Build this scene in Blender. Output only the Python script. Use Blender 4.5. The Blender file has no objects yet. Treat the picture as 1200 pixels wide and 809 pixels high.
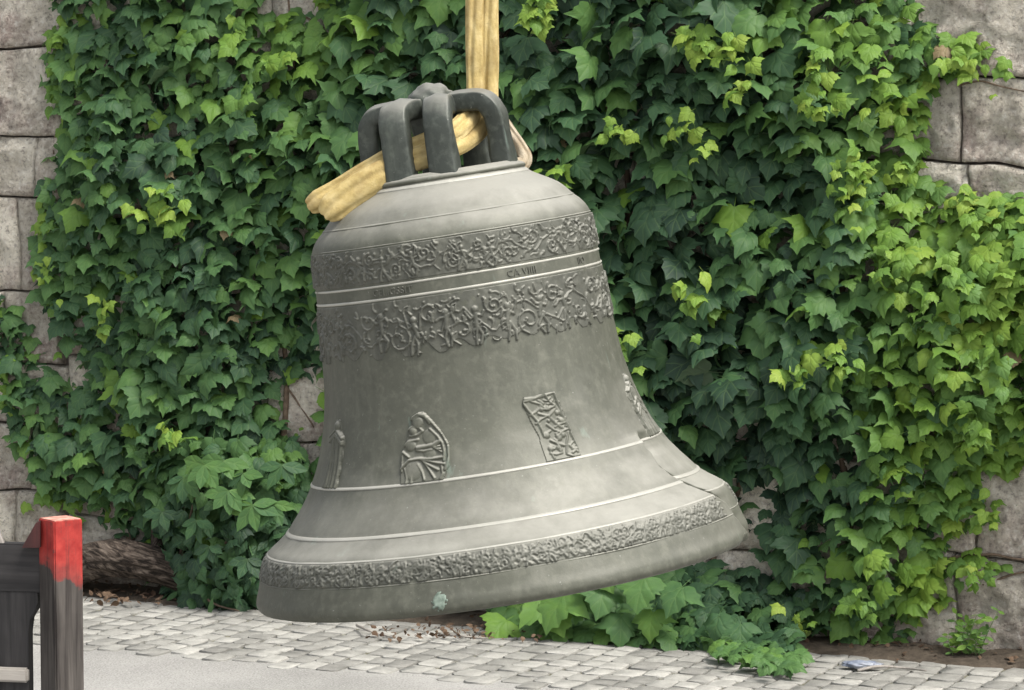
import bpy, bmesh, math, random
import numpy as np
from mathutils import Vector, Matrix, noise as mnoise

# ------------------------------------------------------------------ camera
R = math.radians
SC = bpy.context.scene
COL = SC.collection
F_PX = 3600.0; CX, CY = 600.0, 404.5; CAM_H = 2.35
PITCH = math.atan((CY - 105.0) / F_PX)
cam_d = bpy.data.cameras.new('camera')
cam_d.sensor_width = 36.0; cam_d.lens = 36.0 * F_PX / 1200.0
cam_d.clip_start = 0.1; cam_d.clip_end = 2000
cam = bpy.data.objects.new('camera', cam_d); COL.objects.link(cam)
cam.location = (0, 0, CAM_H); cam.rotation_euler = (math.pi / 2 - PITCH, 0, 0)
SC.camera = cam

# ------------------------------------------------------------------ sky, sun, exposure
SUN_EL, SUN_AZ = R(56), R(130)          # azimuth measured from +Y towards +X
w = bpy.data.worlds.new('World'); SC.world = w; w.use_nodes = True
nt = w.node_tree; nt.nodes.clear()
sky = nt.nodes.new('ShaderNodeTexSky'); sky.sky_type = 'NISHITA'; sky.sun_disc = False
sky.sun_elevation = SUN_EL; sky.sun_rotation = SUN_AZ
sky.air_density = 1.0; sky.dust_density = 4.0; sky.ozone_density = 1.0
hs = nt.nodes.new('ShaderNodeHueSaturation'); hs.inputs['Saturation'].default_value = 0.25
bg = nt.nodes.new('ShaderNodeBackground'); bg.inputs[1].default_value = 0.15
wo = nt.nodes.new('ShaderNodeOutputWorld')
nt.links.new(sky.outputs[0], hs.inputs['Color']); nt.links.new(hs.outputs[0], bg.inputs[0]); nt.links.new(bg.outputs[0], wo.inputs[0])
sd = bpy.data.lights.new('sun', 'SUN'); sd.energy = 1.9; sd.angle = R(20); sd.color = (1, 0.955, 0.88)
so = bpy.data.objects.new('sun', sd); COL.objects.link(so)
sdir = Vector((math.sin(SUN_AZ) * math.cos(SUN_EL), math.cos(SUN_AZ) * math.cos(SUN_EL), math.sin(SUN_EL)))
so.rotation_euler = sdir.to_track_quat('Z', 'Y').to_euler(); so.location = (6, -6, 9)
vs = SC.view_settings
vs.view_transform = 'Standard'; vs.look = 'None'; vs.gamma = 1; vs.use_curve_mapping = False
vs.exposure = 0.75

rnd = random.Random(11)
nrg = np.random.default_rng(5)

# ------------------------------------------------------------------ helpers
cF = Vector((0, math.cos(PITCH), -math.sin(PITCH))); cU = Vector((0, math.sin(PITCH), math.cos(PITCH)))
CAM = Vector((0, 0, CAM_H))
def ray(px, py): return Vector(((px - CX) / F_PX, 0, 0)) + cU * (-(py - CY) / F_PX) + cF
def at(px, py, Y):
    d = ray(px, py); return CAM + d * (Y / d.y)
def on_ground(px, py, z=0.0):
    d = ray(px, py); return CAM + d * ((z - CAM_H) / d.z)
def proj(P):
    v = Vector(P) - CAM; zc = v.dot(cF)
    return CX + F_PX * v.x / zc, CY - F_PX * v.dot(cU) / zc
# the garden wall: a plane turned about 24 degrees away from the view
WY0, WSL = 13.4, 0.44
WL = math.hypot(1, WSL); WD = Vector((1 / WL, -WSL / WL, 0)); WN = Vector((-WSL / WL, -1 / WL, 0))
W0 = Vector((0, WY0, 0)); WROT = math.atan2(WD.y, WD.x)
def wall(u, z, off=0.0): return W0 + WD * u + WN * off + Vector((0, 0, z))
def wall_uz(px, py):
    d = ray(px, py); n = WN; t = (W0 - CAM).dot(n) / d.dot(n); P = CAM + d * t
    return (P - W0).dot(WD), P.z
def smooth(o):
    o.data.polygons.foreach_set('use_smooth', [True] * len(o.data.polygons))
def mesh_obj(name, verts, faces, mat, parent=None, sm=False):
    me = bpy.data.meshes.new(name); me.from_pydata([tuple(v) for v in verts], [], faces); me.update()
    o = bpy.data.objects.new(name, me); COL.objects.link(o)
    if mat: me.materials.append(mat)
    if parent: o.parent = parent
    if sm: smooth(o)
    return o
def bm_obj(name, bm, mat, parent=None, sm=False):
    me = bpy.data.meshes.new(name); bm.to_mesh(me); bm.free()
    o = bpy.data.objects.new(name, me); COL.objects.link(o); me.materials.append(mat)
    if parent: o.parent = parent
    if sm: smooth(o)
    return o
def empty(name, loc=(0, 0, 0), rot=(0, 0, 0)):
    o = bpy.data.objects.new(name, None); COL.objects.link(o); o.location = loc; o.rotation_euler = rot
    o.empty_display_size = 0.1
    return o
def tag(o, label, cat, group=None):
    o['label'] = label; o['category'] = cat
    if group: o['group'] = group
    return o
def kind(o, k): o['kind'] = k; return o
def grid_faces(nr, nc, wrap=False):
    f = []
    for i in range(nr - 1):
        for j in range(nc if wrap else nc - 1):
            a = i * nc + j; b = i * nc + (j + 1) % nc
            f.append((a, b, b + nc, a + nc))
    return f
def tube(pts, radii, n=10, closed_ends=True, prof=None, up=Vector((0, 0, 1))):
    """swept tube; prof(k, a, t) scales the radius"""
    V = []; F = []
    m = len(pts)
    for i, p in enumerate(pts):
        t = (pts[min(i + 1, m - 1)] - pts[max(i - 1, 0)]).normalized()
        s = t.cross(up)
        if s.length < 1e-3: s = t.cross(Vector((0, 1, 0)))
        s.normalize(); b = s.cross(t)
        for k in range(n):
            a = 2 * math.pi * k / n
            rr = radii[i] * (prof(i, a) if prof else 1)
            V.append(p + s * (math.cos(a) * rr) + b * (math.sin(a) * rr))
    F = grid_faces(m, n, True)
    if closed_ends:
        F.append(tuple(range(n - 1, -1, -1))); F.append(tuple(range((m - 1) * n, m * n)))
    return V, F
def spline(pts, sub=6):
    P = [Vector(p) for p in pts]; out = []
    for i in range(len(P) - 1):
        p0 = P[max(i - 1, 0)]; p1 = P[i]; p2 = P[i + 1]; p3 = P[min(i + 2, len(P) - 1)]
        for k in range(sub):
            t = k / sub
            out.append(0.5 * ((2 * p1) + (p2 - p0) * t + (2 * p0 - 5 * p1 + 4 * p2 - p3) * t * t + (3 * p1 - p0 - 3 * p2 + p3) * t ** 3))
    out.append(P[-1]); return out
def box_bm(bm, c, d, M=None):
    v = bmesh.ops.create_cube(bm, size=1.0)['verts']
    for q in v:
        q.co = Vector((q.co.x * d[0], q.co.y * d[1], q.co.z * d[2])) + Vector(c)
        if M: q.co = M @ q.co
    return v

# ------------------------------------------------------------------ material helper
class NT:
    def __init__(s, name):
        s.m = bpy.data.materials.new(name); s.m.use_nodes = True
        s.t = s.m.node_tree; s.b = s.t.nodes['Principled BSDF']; s.out = s.t.nodes['Material Output']
    def n(s, ty, **kw):
        x = s.t.nodes.new(ty)
        for k, v in kw.items():
            if k.startswith('i_'):
                key = k[2:]; key = int(key) if key.isdigit() else key.replace('_', ' ')
                x.inputs[key].default_value = v
            else: setattr(x, k, v)
        return x
    def l(s, a, b): s.t.links.new(a, b)
    def coord(s, which='Object', scale=None):
        tc = s.n('ShaderNodeTexCoord').outputs[which]
        if scale:
            mp = s.n('ShaderNodeMapping'); mp.inputs['Scale'].default_value = scale; s.l(tc, mp.inputs[0]); return mp.outputs[0]
        return tc
    def noise(s, vec, scale, detail=4, rough=0.55, dist=0.0):
        x = s.n('ShaderNodeTexNoise'); x.inputs['Scale'].default_value = scale; x.inputs['Detail'].default_value = detail
        x.inputs['Roughness'].default_value = rough; x.inputs['Distortion'].default_value = dist
        if vec: s.l(vec, x.inputs['Vector'])
        return x.outputs[0]
    def ramp(s, fac, stops):
        x = s.n('ShaderNodeValToRGB'); e = x.color_ramp.elements
        while len(e) < len(stops): e.new(0.5)
        for i, (p, c) in enumerate(stops):
            e[i].position = p; e[i].color = (c, c, c, 1) if not isinstance(c, tuple) else (*c, 1)
        s.l(fac, x.inputs[0]); return x.outputs[0]
    def mix(s, fac, a, b, mode='MIX'):
        x = s.n('ShaderNodeMix', data_type='RGBA', blend_type=mode)
        for v, k in ((fac, 0), (a, 6), (b, 7)):
            if isinstance(v, (int, float)): x.inputs[k].default_value = v
            elif isinstance(v, tuple): x.inputs[k].default_value = (*v, 1)
            else: s.l(v, x.inputs[k])
        return x.outputs[2]
    def math(s, op, a, b=0.0, c=None):
        x = s.n('ShaderNodeMath', operation=op)
        for v, k in ((a, 0), (b, 1), (c, 2)):
            if v is None: continue
            if isinstance(v, (int, float)): x.inputs[k].default_value = v
            else: s.l(v, x.inputs[k])
        return x.outputs[0]
    def bump(s, h, strength=0.5, dist=0.01, prev=None):
        x = s.n('ShaderNodeBump'); x.inputs['Strength'].default_value = strength; x.inputs['Distance'].default_value = dist
        s.l(h, x.inputs['Height'])
        if prev: s.l(prev, x.inputs['Normal'])
        return x.outputs[0]
    def done(s, col=None, rough=None, metal=None, nor=None, spec=None):
        for v, k in ((col, 'Base Color'), (rough, 'Roughness'), (metal, 'Metallic'), (nor, 'Normal'), (spec, 'Specular IOR Level')):
            if v is None: continue
            if isinstance(v, (int, float)): s.b.inputs[k].default_value = v
            elif isinstance(v, tuple): s.b.inputs[k].default_value = (*v, 1)
            else: s.l(v, s.b.inputs[k])
        return s.m

def mat_bronze(name, dark, mid, light, patch=1.0, rough=0.58, metal=0.15, dust_toplight=0.6):
    a = NT(name); co = a.coord()
    big = a.noise(co, 3.2, 5, 0.6, 0.4); fine = a.noise(co, 38, 4, 0.6)
    c = a.mix(a.ramp(big, [(0.2, 0.25), (0.7, 1.0)]), dark, mid)
    st = a.noise(a.coord('Object', (16, 16, 1.3)), 1.0, 4, 0.6)
    c = a.mix(a.ramp(st, [(0.50, 0.0), (0.76, 0.30 * patch)]), c, light)
    c = a.mix(a.math('MULTIPLY', a.ramp(fine, [(0.5, 0.0), (0.78, 1.0)]), 0.35 * patch), c, light)
    sp = a.noise(co, 90, 2, 0.5)
    c = a.mix(a.ramp(sp, [(0.72, 0.0), (0.78, 0.5 * patch)]), c, (0.36, 0.37, 0.33))
    bl = a.noise(a.coord('Object', (6, 6, 3.5)), 1.6, 6, 0.7, 0.6)
    c = a.mix(a.ramp(bl, [(0.54, 0.0), (0.72, 0.22 * patch)]), c, light)
    dk = a.noise(co, 11, 4, 0.65)
    c = a.mix(a.ramp(dk, [(0.56, 0.0), (0.72, 0.5)]), c, dark)
    vg = a.noise(a.coord('Object', (9, 9, 1.6)), 1.7, 4, 0.6)
    c = a.mix(a.ramp(vg, [(0.66, 0.0), (0.74, 0.35 * patch)]), c, (0.26, 0.36, 0.30))
    nz = a.n('ShaderNodeSeparateXYZ'); a.l(a.n('ShaderNodeNewGeometry').outputs['Normal'], nz.inputs[0])
    du = a.math('ADD', nz.outputs[2], a.math('MULTIPLY', a.math('SUBTRACT', a.noise(co, 7, 5, 0.65), 0.5), 0.5))   # dusty upward faces, paled further to paint in light from above
    c = a.mix(a.ramp(du, [(0.30, 0.0), (0.60, dust_toplight * 0.35), (0.88, dust_toplight)]), c, (0.37, 0.362, 0.32))
    b = a.bump(a.noise(co, 60, 5, 0.65), 0.22, 0.004)
    b = a.bump(a.noise(co, 9, 3, 0.5), 0.2, 0.01, b)
    r = a.math('ADD', a.math('MULTIPLY', fine, 0.3), rough - 0.15)
    return a.done(c, r, metal, b, 0.32)
M_BR = mat_bronze('bronze_patina', (0.064, 0.067, 0.053), (0.102, 0.105, 0.082), (0.23, 0.23, 0.185), 0.9, 0.54, 0.15, 0.78)
M_BRD = mat_bronze('bronze_ornament', (0.060, 0.062, 0.051), (0.100, 0.102, 0.084), (0.24, 0.24, 0.20), 0.9, 0.52, 0.18, 0.6)
M_BRC = mat_bronze('bronze_crown', (0.028, 0.033, 0.029), (0.058, 0.066, 0.057), (0.20, 0.225, 0.185), 0.9, 0.5, 0.25, 0.55)
M_BRL = mat_bronze('bronze_bead_highlight', (0.30, 0.30, 0.26), (0.46, 0.45, 0.40), (0.58, 0.57, 0.52), 0.6, 0.5)  # much paler bronze: bright ridge highlights painted into the bead colour
M_VERD = NT('verdigris'); M_VERD = M_VERD.done(M_VERD.ramp(M_VERD.noise(M_VERD.coord(), 60, 4), [(0.35, (0.11, 0.145, 0.115)), (0.7, (0.25, 0.31, 0.26))]), 0.9)

def mat_leaf(name, tr=0.28):
    a = NT(name)
    g = a.n('ShaderNodeAttribute', attribute_type='GEOMETRY', attribute_name='tint').outputs['Fac']
    ob = a.n('ShaderNodeAttribute', attribute_type='OBJECT', attribute_name='tint').outputs['Fac']
    t = a.math('ADD', g, ob)
    geo = a.n('ShaderNodeNewGeometry')
    patch = a.noise(geo.outputs['Position'], 22, 3, 0.6)
    t2 = a.math('ADD', t, a.math('MULTIPLY', a.math('SUBTRACT', patch, 0.5), 0.22))
    c = a.ramp(t2, [(0.0, (0.028, 0.058, 0.036)), (0.20, (0.060, 0.132, 0.058)), (0.40, (0.100, 0.204, 0.058)),
                    (0.62, (0.160, 0.290, 0.046)), (0.82, (0.26, 0.38, 0.06)), (0.95, (0.37, 0.45, 0.085)), (1.0, (0.30, 0.23, 0.13))])
    uv = a.n('ShaderNodeUVMap', uv_map='UVMap').outputs[0]
    sx = a.n('ShaderNodeSeparateXYZ'); a.l(uv, sx.inputs[0])
    ax = a.math('ABSOLUTE', sx.outputs[0]); y = sx.outputs[1]
    v1 = ax
    d2 = a.math('ABSOLUTE', a.math('SUBTRACT', a.math('MULTIPLY', ax, 0.78), a.math('MULTIPLY', a.math('SUBTRACT', y, 0.02), 0.62)))
    d3 = a.math('ABSOLUTE', a.math('SUBTRACT', a.math('MULTIPLY', ax, 0.80), a.math('MULTIPLY', a.math('SUBTRACT', y, 0.42), 0.60)))
    dm = a.math('MINIMUM', v1, a.math('MINIMUM', d2, d3))
    vm = a.ramp(dm, [(0.004, 0.20), (0.022, 0.0)])
    c = a.mix(vm, c, (0.20, 0.30, 0.10))
    c = a.mix(a.math('MULTIPLY', geo.outputs['Backfacing'], 0.45), c, (0.16, 0.22, 0.13))
    b = a.bump(a.noise(geo.outputs['Position'], 75, 2, 0.5), 0.25, 0.004)
    b = a.bump(a.ramp(dm, [(0.0, 0.0), (0.07, 1.0)]), 0.35, 0.004, b)
    a.done(c, 0.55, 0.0, b, 0.28)
    tl = a.n('ShaderNodeBsdfTranslucent'); a.l(c, tl.inputs[0]); a.l(b, tl.inputs['Normal'])
    mx = a.n('ShaderNodeMixShader'); mx.inputs[0].default_value = tr
    a.l(a.b.outputs[0], mx.inputs[1]); a.l(tl.outputs[0], mx.inputs[2]); a.l(mx.outputs[0], a.out.inputs[0])
    return a.m
M_LEAF = mat_leaf('ivy_leaf')

def mat_stone():
    a = NT('granite'); co = a.coord(); ob = a.n('ShaderNodeObjectInfo').outputs['Random']
    n1 = a.noise(co, 4.5, 6, 0.65, 0.5); n2 = a.noise(co, 45, 5, 0.7); n3 = a.noise(co, 2.2, 4, 0.6, 0.8)
    c = a.mix(a.ramp(n1, [(0.3, 0.0), (0.7, 1.0)]), (0.52, 0.47, 0.39), (0.78, 0.73, 0.62))
    c = a.mix(a.math('MULTIPLY', a.ramp(n3, [(0.47, 0.0), (0.62, 1.0)]), 0.62), c, (0.33, 0.235, 0.215))
    c = a.mix(a.ramp(n2, [(0.36, 0.6), (0.47, 0.0)]), c, (0.17, 0.15, 0.14))
    c = a.mix(a.ramp(n2, [(0.52, 0.0), (0.66, 0.75)]), c, (0.80, 0.77, 0.70))
    hv = a.n('ShaderNodeHueSaturation'); a.l(c, hv.inputs['Color']); a.l(a.math('ADD', a.math('MULTIPLY', ob, 0.4), 0.78), hv.inputs['Value'])
    b = a.bump(a.noise(co, 30, 6, 0.75, 0.5), 1.0, 0.035)
    b = a.bump(a.noise(co, 120, 3, 0.6), 0.5, 0.006, b)
    return a.done(hv.outputs[0], 0.92, 0, b, 0.2)
M_STONE = mat_stone()
def simple(name, stops, scale, bs=0.4, bd=0.01, rough=0.9, vec=None, detail=5):
    a = NT(name); co = a.coord('Object', vec) if vec else a.coord()
    n1 = a.noise(co, scale, detail, 0.65)
    return a.done(a.ramp(n1, stops), rough, 0, a.bump(n1, bs, bd), 0.25)
M_MORTAR = simple('mortar', [(0.3, (0.06, 0.05, 0.045)), (0.7, (0.20, 0.17, 0.15))], 20, 0.9)
def mat_sett():
    a = NT('sett_stone'); geo = a.n('ShaderNodeNewGeometry').outputs['Position']; ob = a.n('ShaderNodeObjectInfo').outputs['Random']
    n1 = a.noise(geo, 14, 5, 0.65); n2 = a.noise(geo, 150, 3, 0.6)
    c = a.mix(a.ramp(n1, [(0.3, 0.0), (0.7, 1.0)]), (0.265, 0.26, 0.238), (0.43, 0.42, 0.385))
    c = a.mix(a.ramp(n2, [(0.35, 0.45), (0.5, 0.0)]), c, (0.20, 0.19, 0.17))
    hv = a.n('ShaderNodeHueSaturation'); a.l(c, hv.inputs['Color']); a.l(a.math('ADD', a.math('MULTIPLY', ob, 0.5), 0.72), hv.inputs['Value'])
    return a.done(hv.outputs[0], 0.8, 0, a.bump(n2, 0.4, 0.004, a.bump(n1, 0.5, 0.012)), 0.3)
M_SETT = mat_sett()
def mat_asphalt():
    a = NT('pale_asphalt'); geo = a.n('ShaderNodeNewGeometry').outputs['Position']
    n1 = a.noise(geo, 1.3, 5, 0.6); n2 = a.noise(geo, 130, 3, 0.7)
    c = a.ramp(n1, [(0.3, (0.27, 0.265, 0.248)), (0.7, (0.40, 0.39, 0.368))])
    c = a.mix(a.ramp(n2, [(0.36, 0.6), (0.48, 0.0)]), c, (0.14, 0.135, 0.13))
    c = a.mix(a.ramp(n2, [(0.55, 0.0), (0.72, 0.6)]), c, (0.58, 0.57, 0.54))
    return a.done(c, 0.9, 0, a.bump(n2, 0.5, 0.006), 0.25)
M_ASPH = mat_asphalt()
M_JOINT = simple('joint_sand', [(0.3, (0.10, 0.10, 0.07)), (0.7, (0.20, 0.19, 0.14))], 18, 0.6)
M_SOIL = simple('soil', [(0.3, (0.045, 0.036, 0.027)), (0.7, (0.125, 0.10, 0.075))], 16, 0.9, 0.02)
def mat_bark():
    a = NT('furrowed_bark'); co = a.coord('UV', (1, 1, 1))
    n1 = a.noise(co, 1.0, 5, 0.65, 0.6)
    c = a.ramp(n1, [(0.40, (0.018, 0.014, 0.011)), (0.52, (0.09, 0.07, 0.056)), (0.68, (0.22, 0.18, 0.145))])
    return a.done(c, 0.9, 0, a.bump(n1, 0.9, 0.02), 0.2)
M_BARK = mat_bark()
M_STEM = simple('vine_stem', [(0.3, (0.07, 0.05, 0.035)), (0.7, (0.19, 0.14, 0.10))], 40, 0.5, 0.004)
def mat_wood(name, dark, lite, red=False):
    a = NT(name); co = a.coord()
    gr = a.noise(a.coord('Object', (34, 34, 2.2)), 1.0, 5, 0.62, 0.3)
    c = a.ramp(gr, [(0.3, dark), (0.7, lite)])
    bl = a.noise(co, 5, 3, 0.6); c = a.mix(a.ramp(bl, [(0.45, 0.0), (0.7, 0.5)]), c, dark)
    if red:
        sx = a.n('ShaderNodeSeparateXYZ'); a.l(co, sx.inputs[0])
        nz = a.noise(co, 9, 4, 0.6)
        # the paint reaches further down at the outer corners of the post
        edge = a.math('ADD', a.math('ADD', a.math('ADD', sx.outputs[2], 0.145), a.math('MULTIPLY', a.math('SUBTRACT', nz, 0.5), 0.16)),
                      a.math('SUBTRACT', a.math('MULTIPLY', sx.outputs[0], 0.5), a.math('MINIMUM', sx.outputs[1], 0.0)))
        mk = a.ramp(edge, [(0.0, 0.0), (0.010, 0.55), (0.06, 0.97)])
        scr = a.math('MULTIPLY', a.ramp(gr, [(0.30, 0.35), (0.45, 1.0)]), a.ramp(a.noise(co, 40, 4, 0.65), [(0.30, 0.45), (0.42, 1.0)]))
        dip = a.ramp(a.noise(co, 14, 3, 0.6), [(0.66, 0.0), (0.70, 1.0)])
        pc = a.ramp(a.noise(co, 26, 4, 0.6), [(0.3, (0.26, 0.016, 0.014)), (0.7, (0.44, 0.05, 0.04))])
        c = a.mix(a.math('MULTIPLY', mk, scr), c, pc)
        tp_ = a.math('MULTIPLY', a.ramp(a.math('ADD', sx.outputs[2], 0.5), [(0.498, 0.0), (0.4995, 1.0)]), a.ramp(a.noise(co, 30, 3), [(0.35, 0.3), (0.6, 1.0)]))
        c = a.mix(tp_, c, (0.66, 0.36, 0.28))
    return a.done(c, 0.75, 0, a.bump(gr, 0.5, 0.004), 0.3)
M_POST = mat_wood('weathered_post', (0.020, 0.016, 0.015), (0.130, 0.117, 0.104), True)
M_PLANK = mat_wood('dark_plank', (0.014, 0.0135, 0.014), (0.050, 0.047, 0.047))
M_DKRED = mat_wood('dark_red_wood', (0.025, 0.012, 0.012), (0.09, 0.026, 0.024))
M_PALE = mat_wood('pale_plank', (0.22, 0.20, 0.18), (0.42, 0.39, 0.35))
def mat_sling(name, c0, c1, c2):
    a = NT(name); uv = a.coord('UV')
    n1 = a.noise(uv, 1.0, 5, 0.6, 0.2); n2 = a.noise(a.coord(), 9, 4, 0.6)
    c = a.ramp(n1, [(0.25, c0), (0.45, c1), (0.7, c2)])
    c = a.mix(a.ramp(n2, [(0.46, 0.0), (0.68, 0.7)]), c, (0.20, 0.13, 0.055))
    return a.done(c, 0.95, 0, a.bump(a.noise(a.coord(), 160, 2, 0.5), 0.5, 0.003, a.bump(n1, 0.5, 0.005)), 0.1)
M_SLING = mat_sling('yellow_webbing', (0.28, 0.20, 0.08), (0.46, 0.355, 0.15), (0.60, 0.49, 0.25))
M_SLINGG = mat_sling('dusty_webbing', (0.22, 0.18, 0.13), (0.36, 0.31, 0.23), (0.48, 0.42, 0.32))
M_DRY = simple('dry_leaf', [(0.3, (0.06, 0.036, 0.024)), (0.7, (0.17, 0.115, 0.075))], 12, 0.3)
M_REDLEAF = simple('red_dead_leaf', [(0.3, (0.34, 0.075, 0.035)), (0.7, (0.52, 0.17, 0.09))], 25, 0.3)
M_PLAST = simple('pale_blue_plastic', [(0.35, (0.14, 0.17, 0.24)), (0.65, (0.38, 0.40, 0.44))], 14, 0.5, 0.01, 0.3)
M_WHITE = simple('white_plastic', [(0.3, (0.7, 0.7, 0.7)), (0.7, (0.85, 0.85, 0.83))], 10, 0.2, 0.01, 0.5)

# ------------------------------------------------------------------ ground
def sheet(name, pts, z, mat):
    return kind(mesh_obj(name, [(p[0], p[1], z) for p in pts], [tuple(range(len(pts)))], mat), 'structure')
def off_wall(u, d): p = wall(u, 0, d); return (p.x, p.y)
sheet('ground', [(-150, -150), (150, -150), (150, 400), (-150, 400)], -0.03, M_SOIL)
SETT_W = 1.24                                   # the sett strip ends this far from the wall
edge = []
for i in range(121):
    u = -6 + i * 0.1
    edge.append(off_wall(u, SETT_W - 0.05 + 0.045 * mnoise.noise((u * 1.7, 3.1, 0)) + 0.03 * mnoise.noise((u * 6, 9.1, 0)) - 0.012 * u))
a0, a1 = off_wall(-120, SETT_W), off_wall(120, SETT_W)
sheet('road', [a0] + edge + [a1, (200, -200), (-200, -200)], 0.017, M_ASPH)
pave = sheet('pavement', [off_wall(-6, 0.0), off_wall(6, 0.0), off_wall(6, 1.5), off_wall(-6, 1.5)], 0.0145, M_JOINT)

def sett_mesh(k):
    r = random.Random(100 + k)
    pts = []
    def ring(sx, z, j):
        o = []
        for x, y in ((-.5, -.36), (-.36, -.5), (.36, -.5), (.5, -.36), (.5, .36), (.36, .5), (-.36, .5), (-.5, .36)):
            o.append((x * sx + r.uniform(-j, j), y * sx + r.uniform(-j, j), z + r.uniform(-j, j) * 0.12))
        return o
    V = ring(1.0, -0.02, 0.0) + ring(1.03, 0.0185, 0.022) + ring(0.93, 0.0215, 0.025) + [(r.uniform(-.1, .1), r.uniform(-.1, .1), 0.023)]
    F = grid_faces(3, 8, True) + [(16 + i, 16 + (i + 1) % 8, 24) for i in range(8)]
    me = bpy.data.meshes.new('sett'); me.from_pydata(V, [], F); me.update(); me.materials.append(M_SETT)
    me.polygons.foreach_set('use_smooth', [True] * len(me.polygons))
    return me
SM = [sett_mesh(k) for k in range(10)]
setts = []
row_w = 0.108
u = -4.0
while u < 4.0:
    rw = row_w * rnd.uniform(0.9, 1.1); u += rw / 2
    d = 0.14 + rnd.uniform(0, 0.1)
    while d < 1.29 - 0.012 * u:
        L = rnd.uniform(0.105, 0.165)
        p = wall(u + rnd.uniform(-.004, .004) + 0.03 * math.sin(d * 3), 0, d + L / 2)
        px, py = proj(p)
        vis = -10 < px < 1210 and py < 822
        # hidden by the bell, post or overhanging plants counts least
        rank = (0 if vis else 5) + d * -0.3
        setts.append((rank, p, L * 0.965, rw * 0.965, WROT + math.pi / 2 + rnd.uniform(-.06, .06), rnd.uniform(-.003, .003)))
        d += L
    u += rw / 2
setts.sort(key=lambda t: t[0])
rV, rF = [], []
for i, (_, p, L, wd, rz, dz) in enumerate(setts):
    me = SM[i % len(SM)]
    tx, ty = rnd.uniform(-.01, .01), rnd.uniform(-.01, .01)
    if i < 300:
        o = bpy.data.objects.new('sett', me); COL.objects.link(o); o.parent = pave
        o.location = (p.x, p.y, dz); o.scale = (L, wd, 1); o.rotation_euler = (tx, ty, rz)
    else:
        M = Matrix.Translation((p.x, p.y, dz)) @ Matrix.Rotation(rz, 4, 'Z') @ Matrix.Diagonal((L, wd, 1, 1))
        b = len(rV); rV += [M @ v.co for v in me.vertices]; rF += [tuple(b + k for k in f.vertices) for f in me.polygons]
kind(mesh_obj('sett_remainder', rV, rF, M_SETT, pave, True), 'stuff')

# soil strip along the foot of the wall
V = []; nu = 160
for i in range(nu):
    u = -4.5 + 9 * i / (nu - 1)
    for j in range(6):
        d = -0.02 + j / 5 * (0.33 + 0.05 * mnoise.noise((u * 2.3, 7, 0)) + 0.03 * mnoise.noise((u * 8, 2, 0)))
        h = (0.055 * (1 - j / 5) ** 0.8 + 0.012 * mnoise.noise((u * 9, d * 30, 1)) * (j < 5)) if j < 5 else -0.003
        V.append(wall(u, h + 0.010 * (j < 5), d))
kind(mesh_obj('soil', V, grid_faces(nu, 6), M_SOIL, None, True), 'structure')

# ------------------------------------------------------------------ stone wall
wallT = tag(empty('stone_wall', W0, (0, 0, WROT)), 'old rough grey granite block wall behind the ivy', 'wall')
bm = bmesh.new(); box_bm(bm, (0, 0.272, 1.85), (10.4, 0.5, 3.9)); core = bm_obj('mortar_core', bm, M_MORTAR, wallT)
def stone(u0, u1, z0, z1, seed, dense=False):
    g = 0.0015
    u0 += g; u1 -= g; z0 += g; z1 -= g
    cu, cz = (u0 + u1) / 2, (z0 + z1) / 2
    st = 0.022 if dense else 0.08
    nx = max(4, int((u1 - u0) / st)); nz = max(4, int((z1 - z0) / st))
    V = []; prou = 0.03 + 0.02 * ((seed * 37) % 10) / 10
    def cuts(w_, n_): return [0, 0.005 / w_] + [i_ / n_ for i_ in range(1, n_)] + [1 - 0.005 / w_, 1]
    CXs, CZs = cuts(u1 - u0, nx), cuts(z1 - z0, nz); nx += 2; nz += 2
    for j in range(nz + 1):
        for i in range(nx + 1):
            fx, fz = CXs[i], CZs[j]
            x = u0 + (u1 - u0) * fx - cu; z = z0 + (z1 - z0) * fz - cz
            e = min(min(fx, 1 - fx) * (u1 - u0), min(fz, 1 - fz) * (z1 - z0))
            y = -prou * min(1, (e / 0.006) ** 0.5) if e > 0 else 0.022
            q = (x * 7 + seed * 3.7, z * 7, seed)
            y -= 0.034 * mnoise.noise(q) * min(1, 0.5 + e / 0.03) + 0.022 * mnoise.noise((q[0] * 3.1, q[1] * 3.1, seed)) * min(1, e / 0.03)
            y -= 0.012 * mnoise.noise((q[0] * 7, q[1] * 7, seed)) * (e > 0)
            jit = 0.016 * mnoise.noise((q[0] * 2, q[1] * 2, seed + 5))
            if e == 0: x *= 1 - abs(jit) / max(0.1, (u1 - u0)); z *= 1 - abs(jit) / max(0.1, (z1 - z0))
            wu, wz = (x + cu) * 1.9, (z + cz) * 1.9
            x += 0.045 * mnoise.noise((wu, wz, 3.3)); z += 0.05 * mnoise.noise((wu, wz, 8.8)) + 0.02 * mnoise.noise((wu * 3, wz * 3, 1.8))
            V.append((x, y, z))
    F = grid_faces(nz + 1, nx + 1)
    n = len(V)
    # back rim so that the block has depth
    rim = [i for i in range(nx + 1)] + [j * (nx + 1) + nx for j in range(1, nz + 1)] + [nz * (nx + 1) + i for i in range(nx - 1, -1, -1)] + [j * (nx + 1) for j in range(nz - 1, 0, -1)]
    for r in rim: V.append((V[r][0], 0.12, V[r][2]))
    m = len(rim)
    for k in range(m): F.append((rim[(k + 1) % m], rim[k], n + k, n + (k + 1) % m))
    o = mesh_obj('stone', V, F, M_STONE, wallT, True); o.location = (cu, 0, cz)
    return o
seed = 1
def uz(px, py): return wall_uz(px, py)
uL = uz(76, 300)[0]; uR = uz(1080, 300)[0]
zl = [0.0] + [uz(35, y)[1] for y in (575, 500, 430, 343, 236, 156, 56, -40, -150, -260)] + [3.8]
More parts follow.
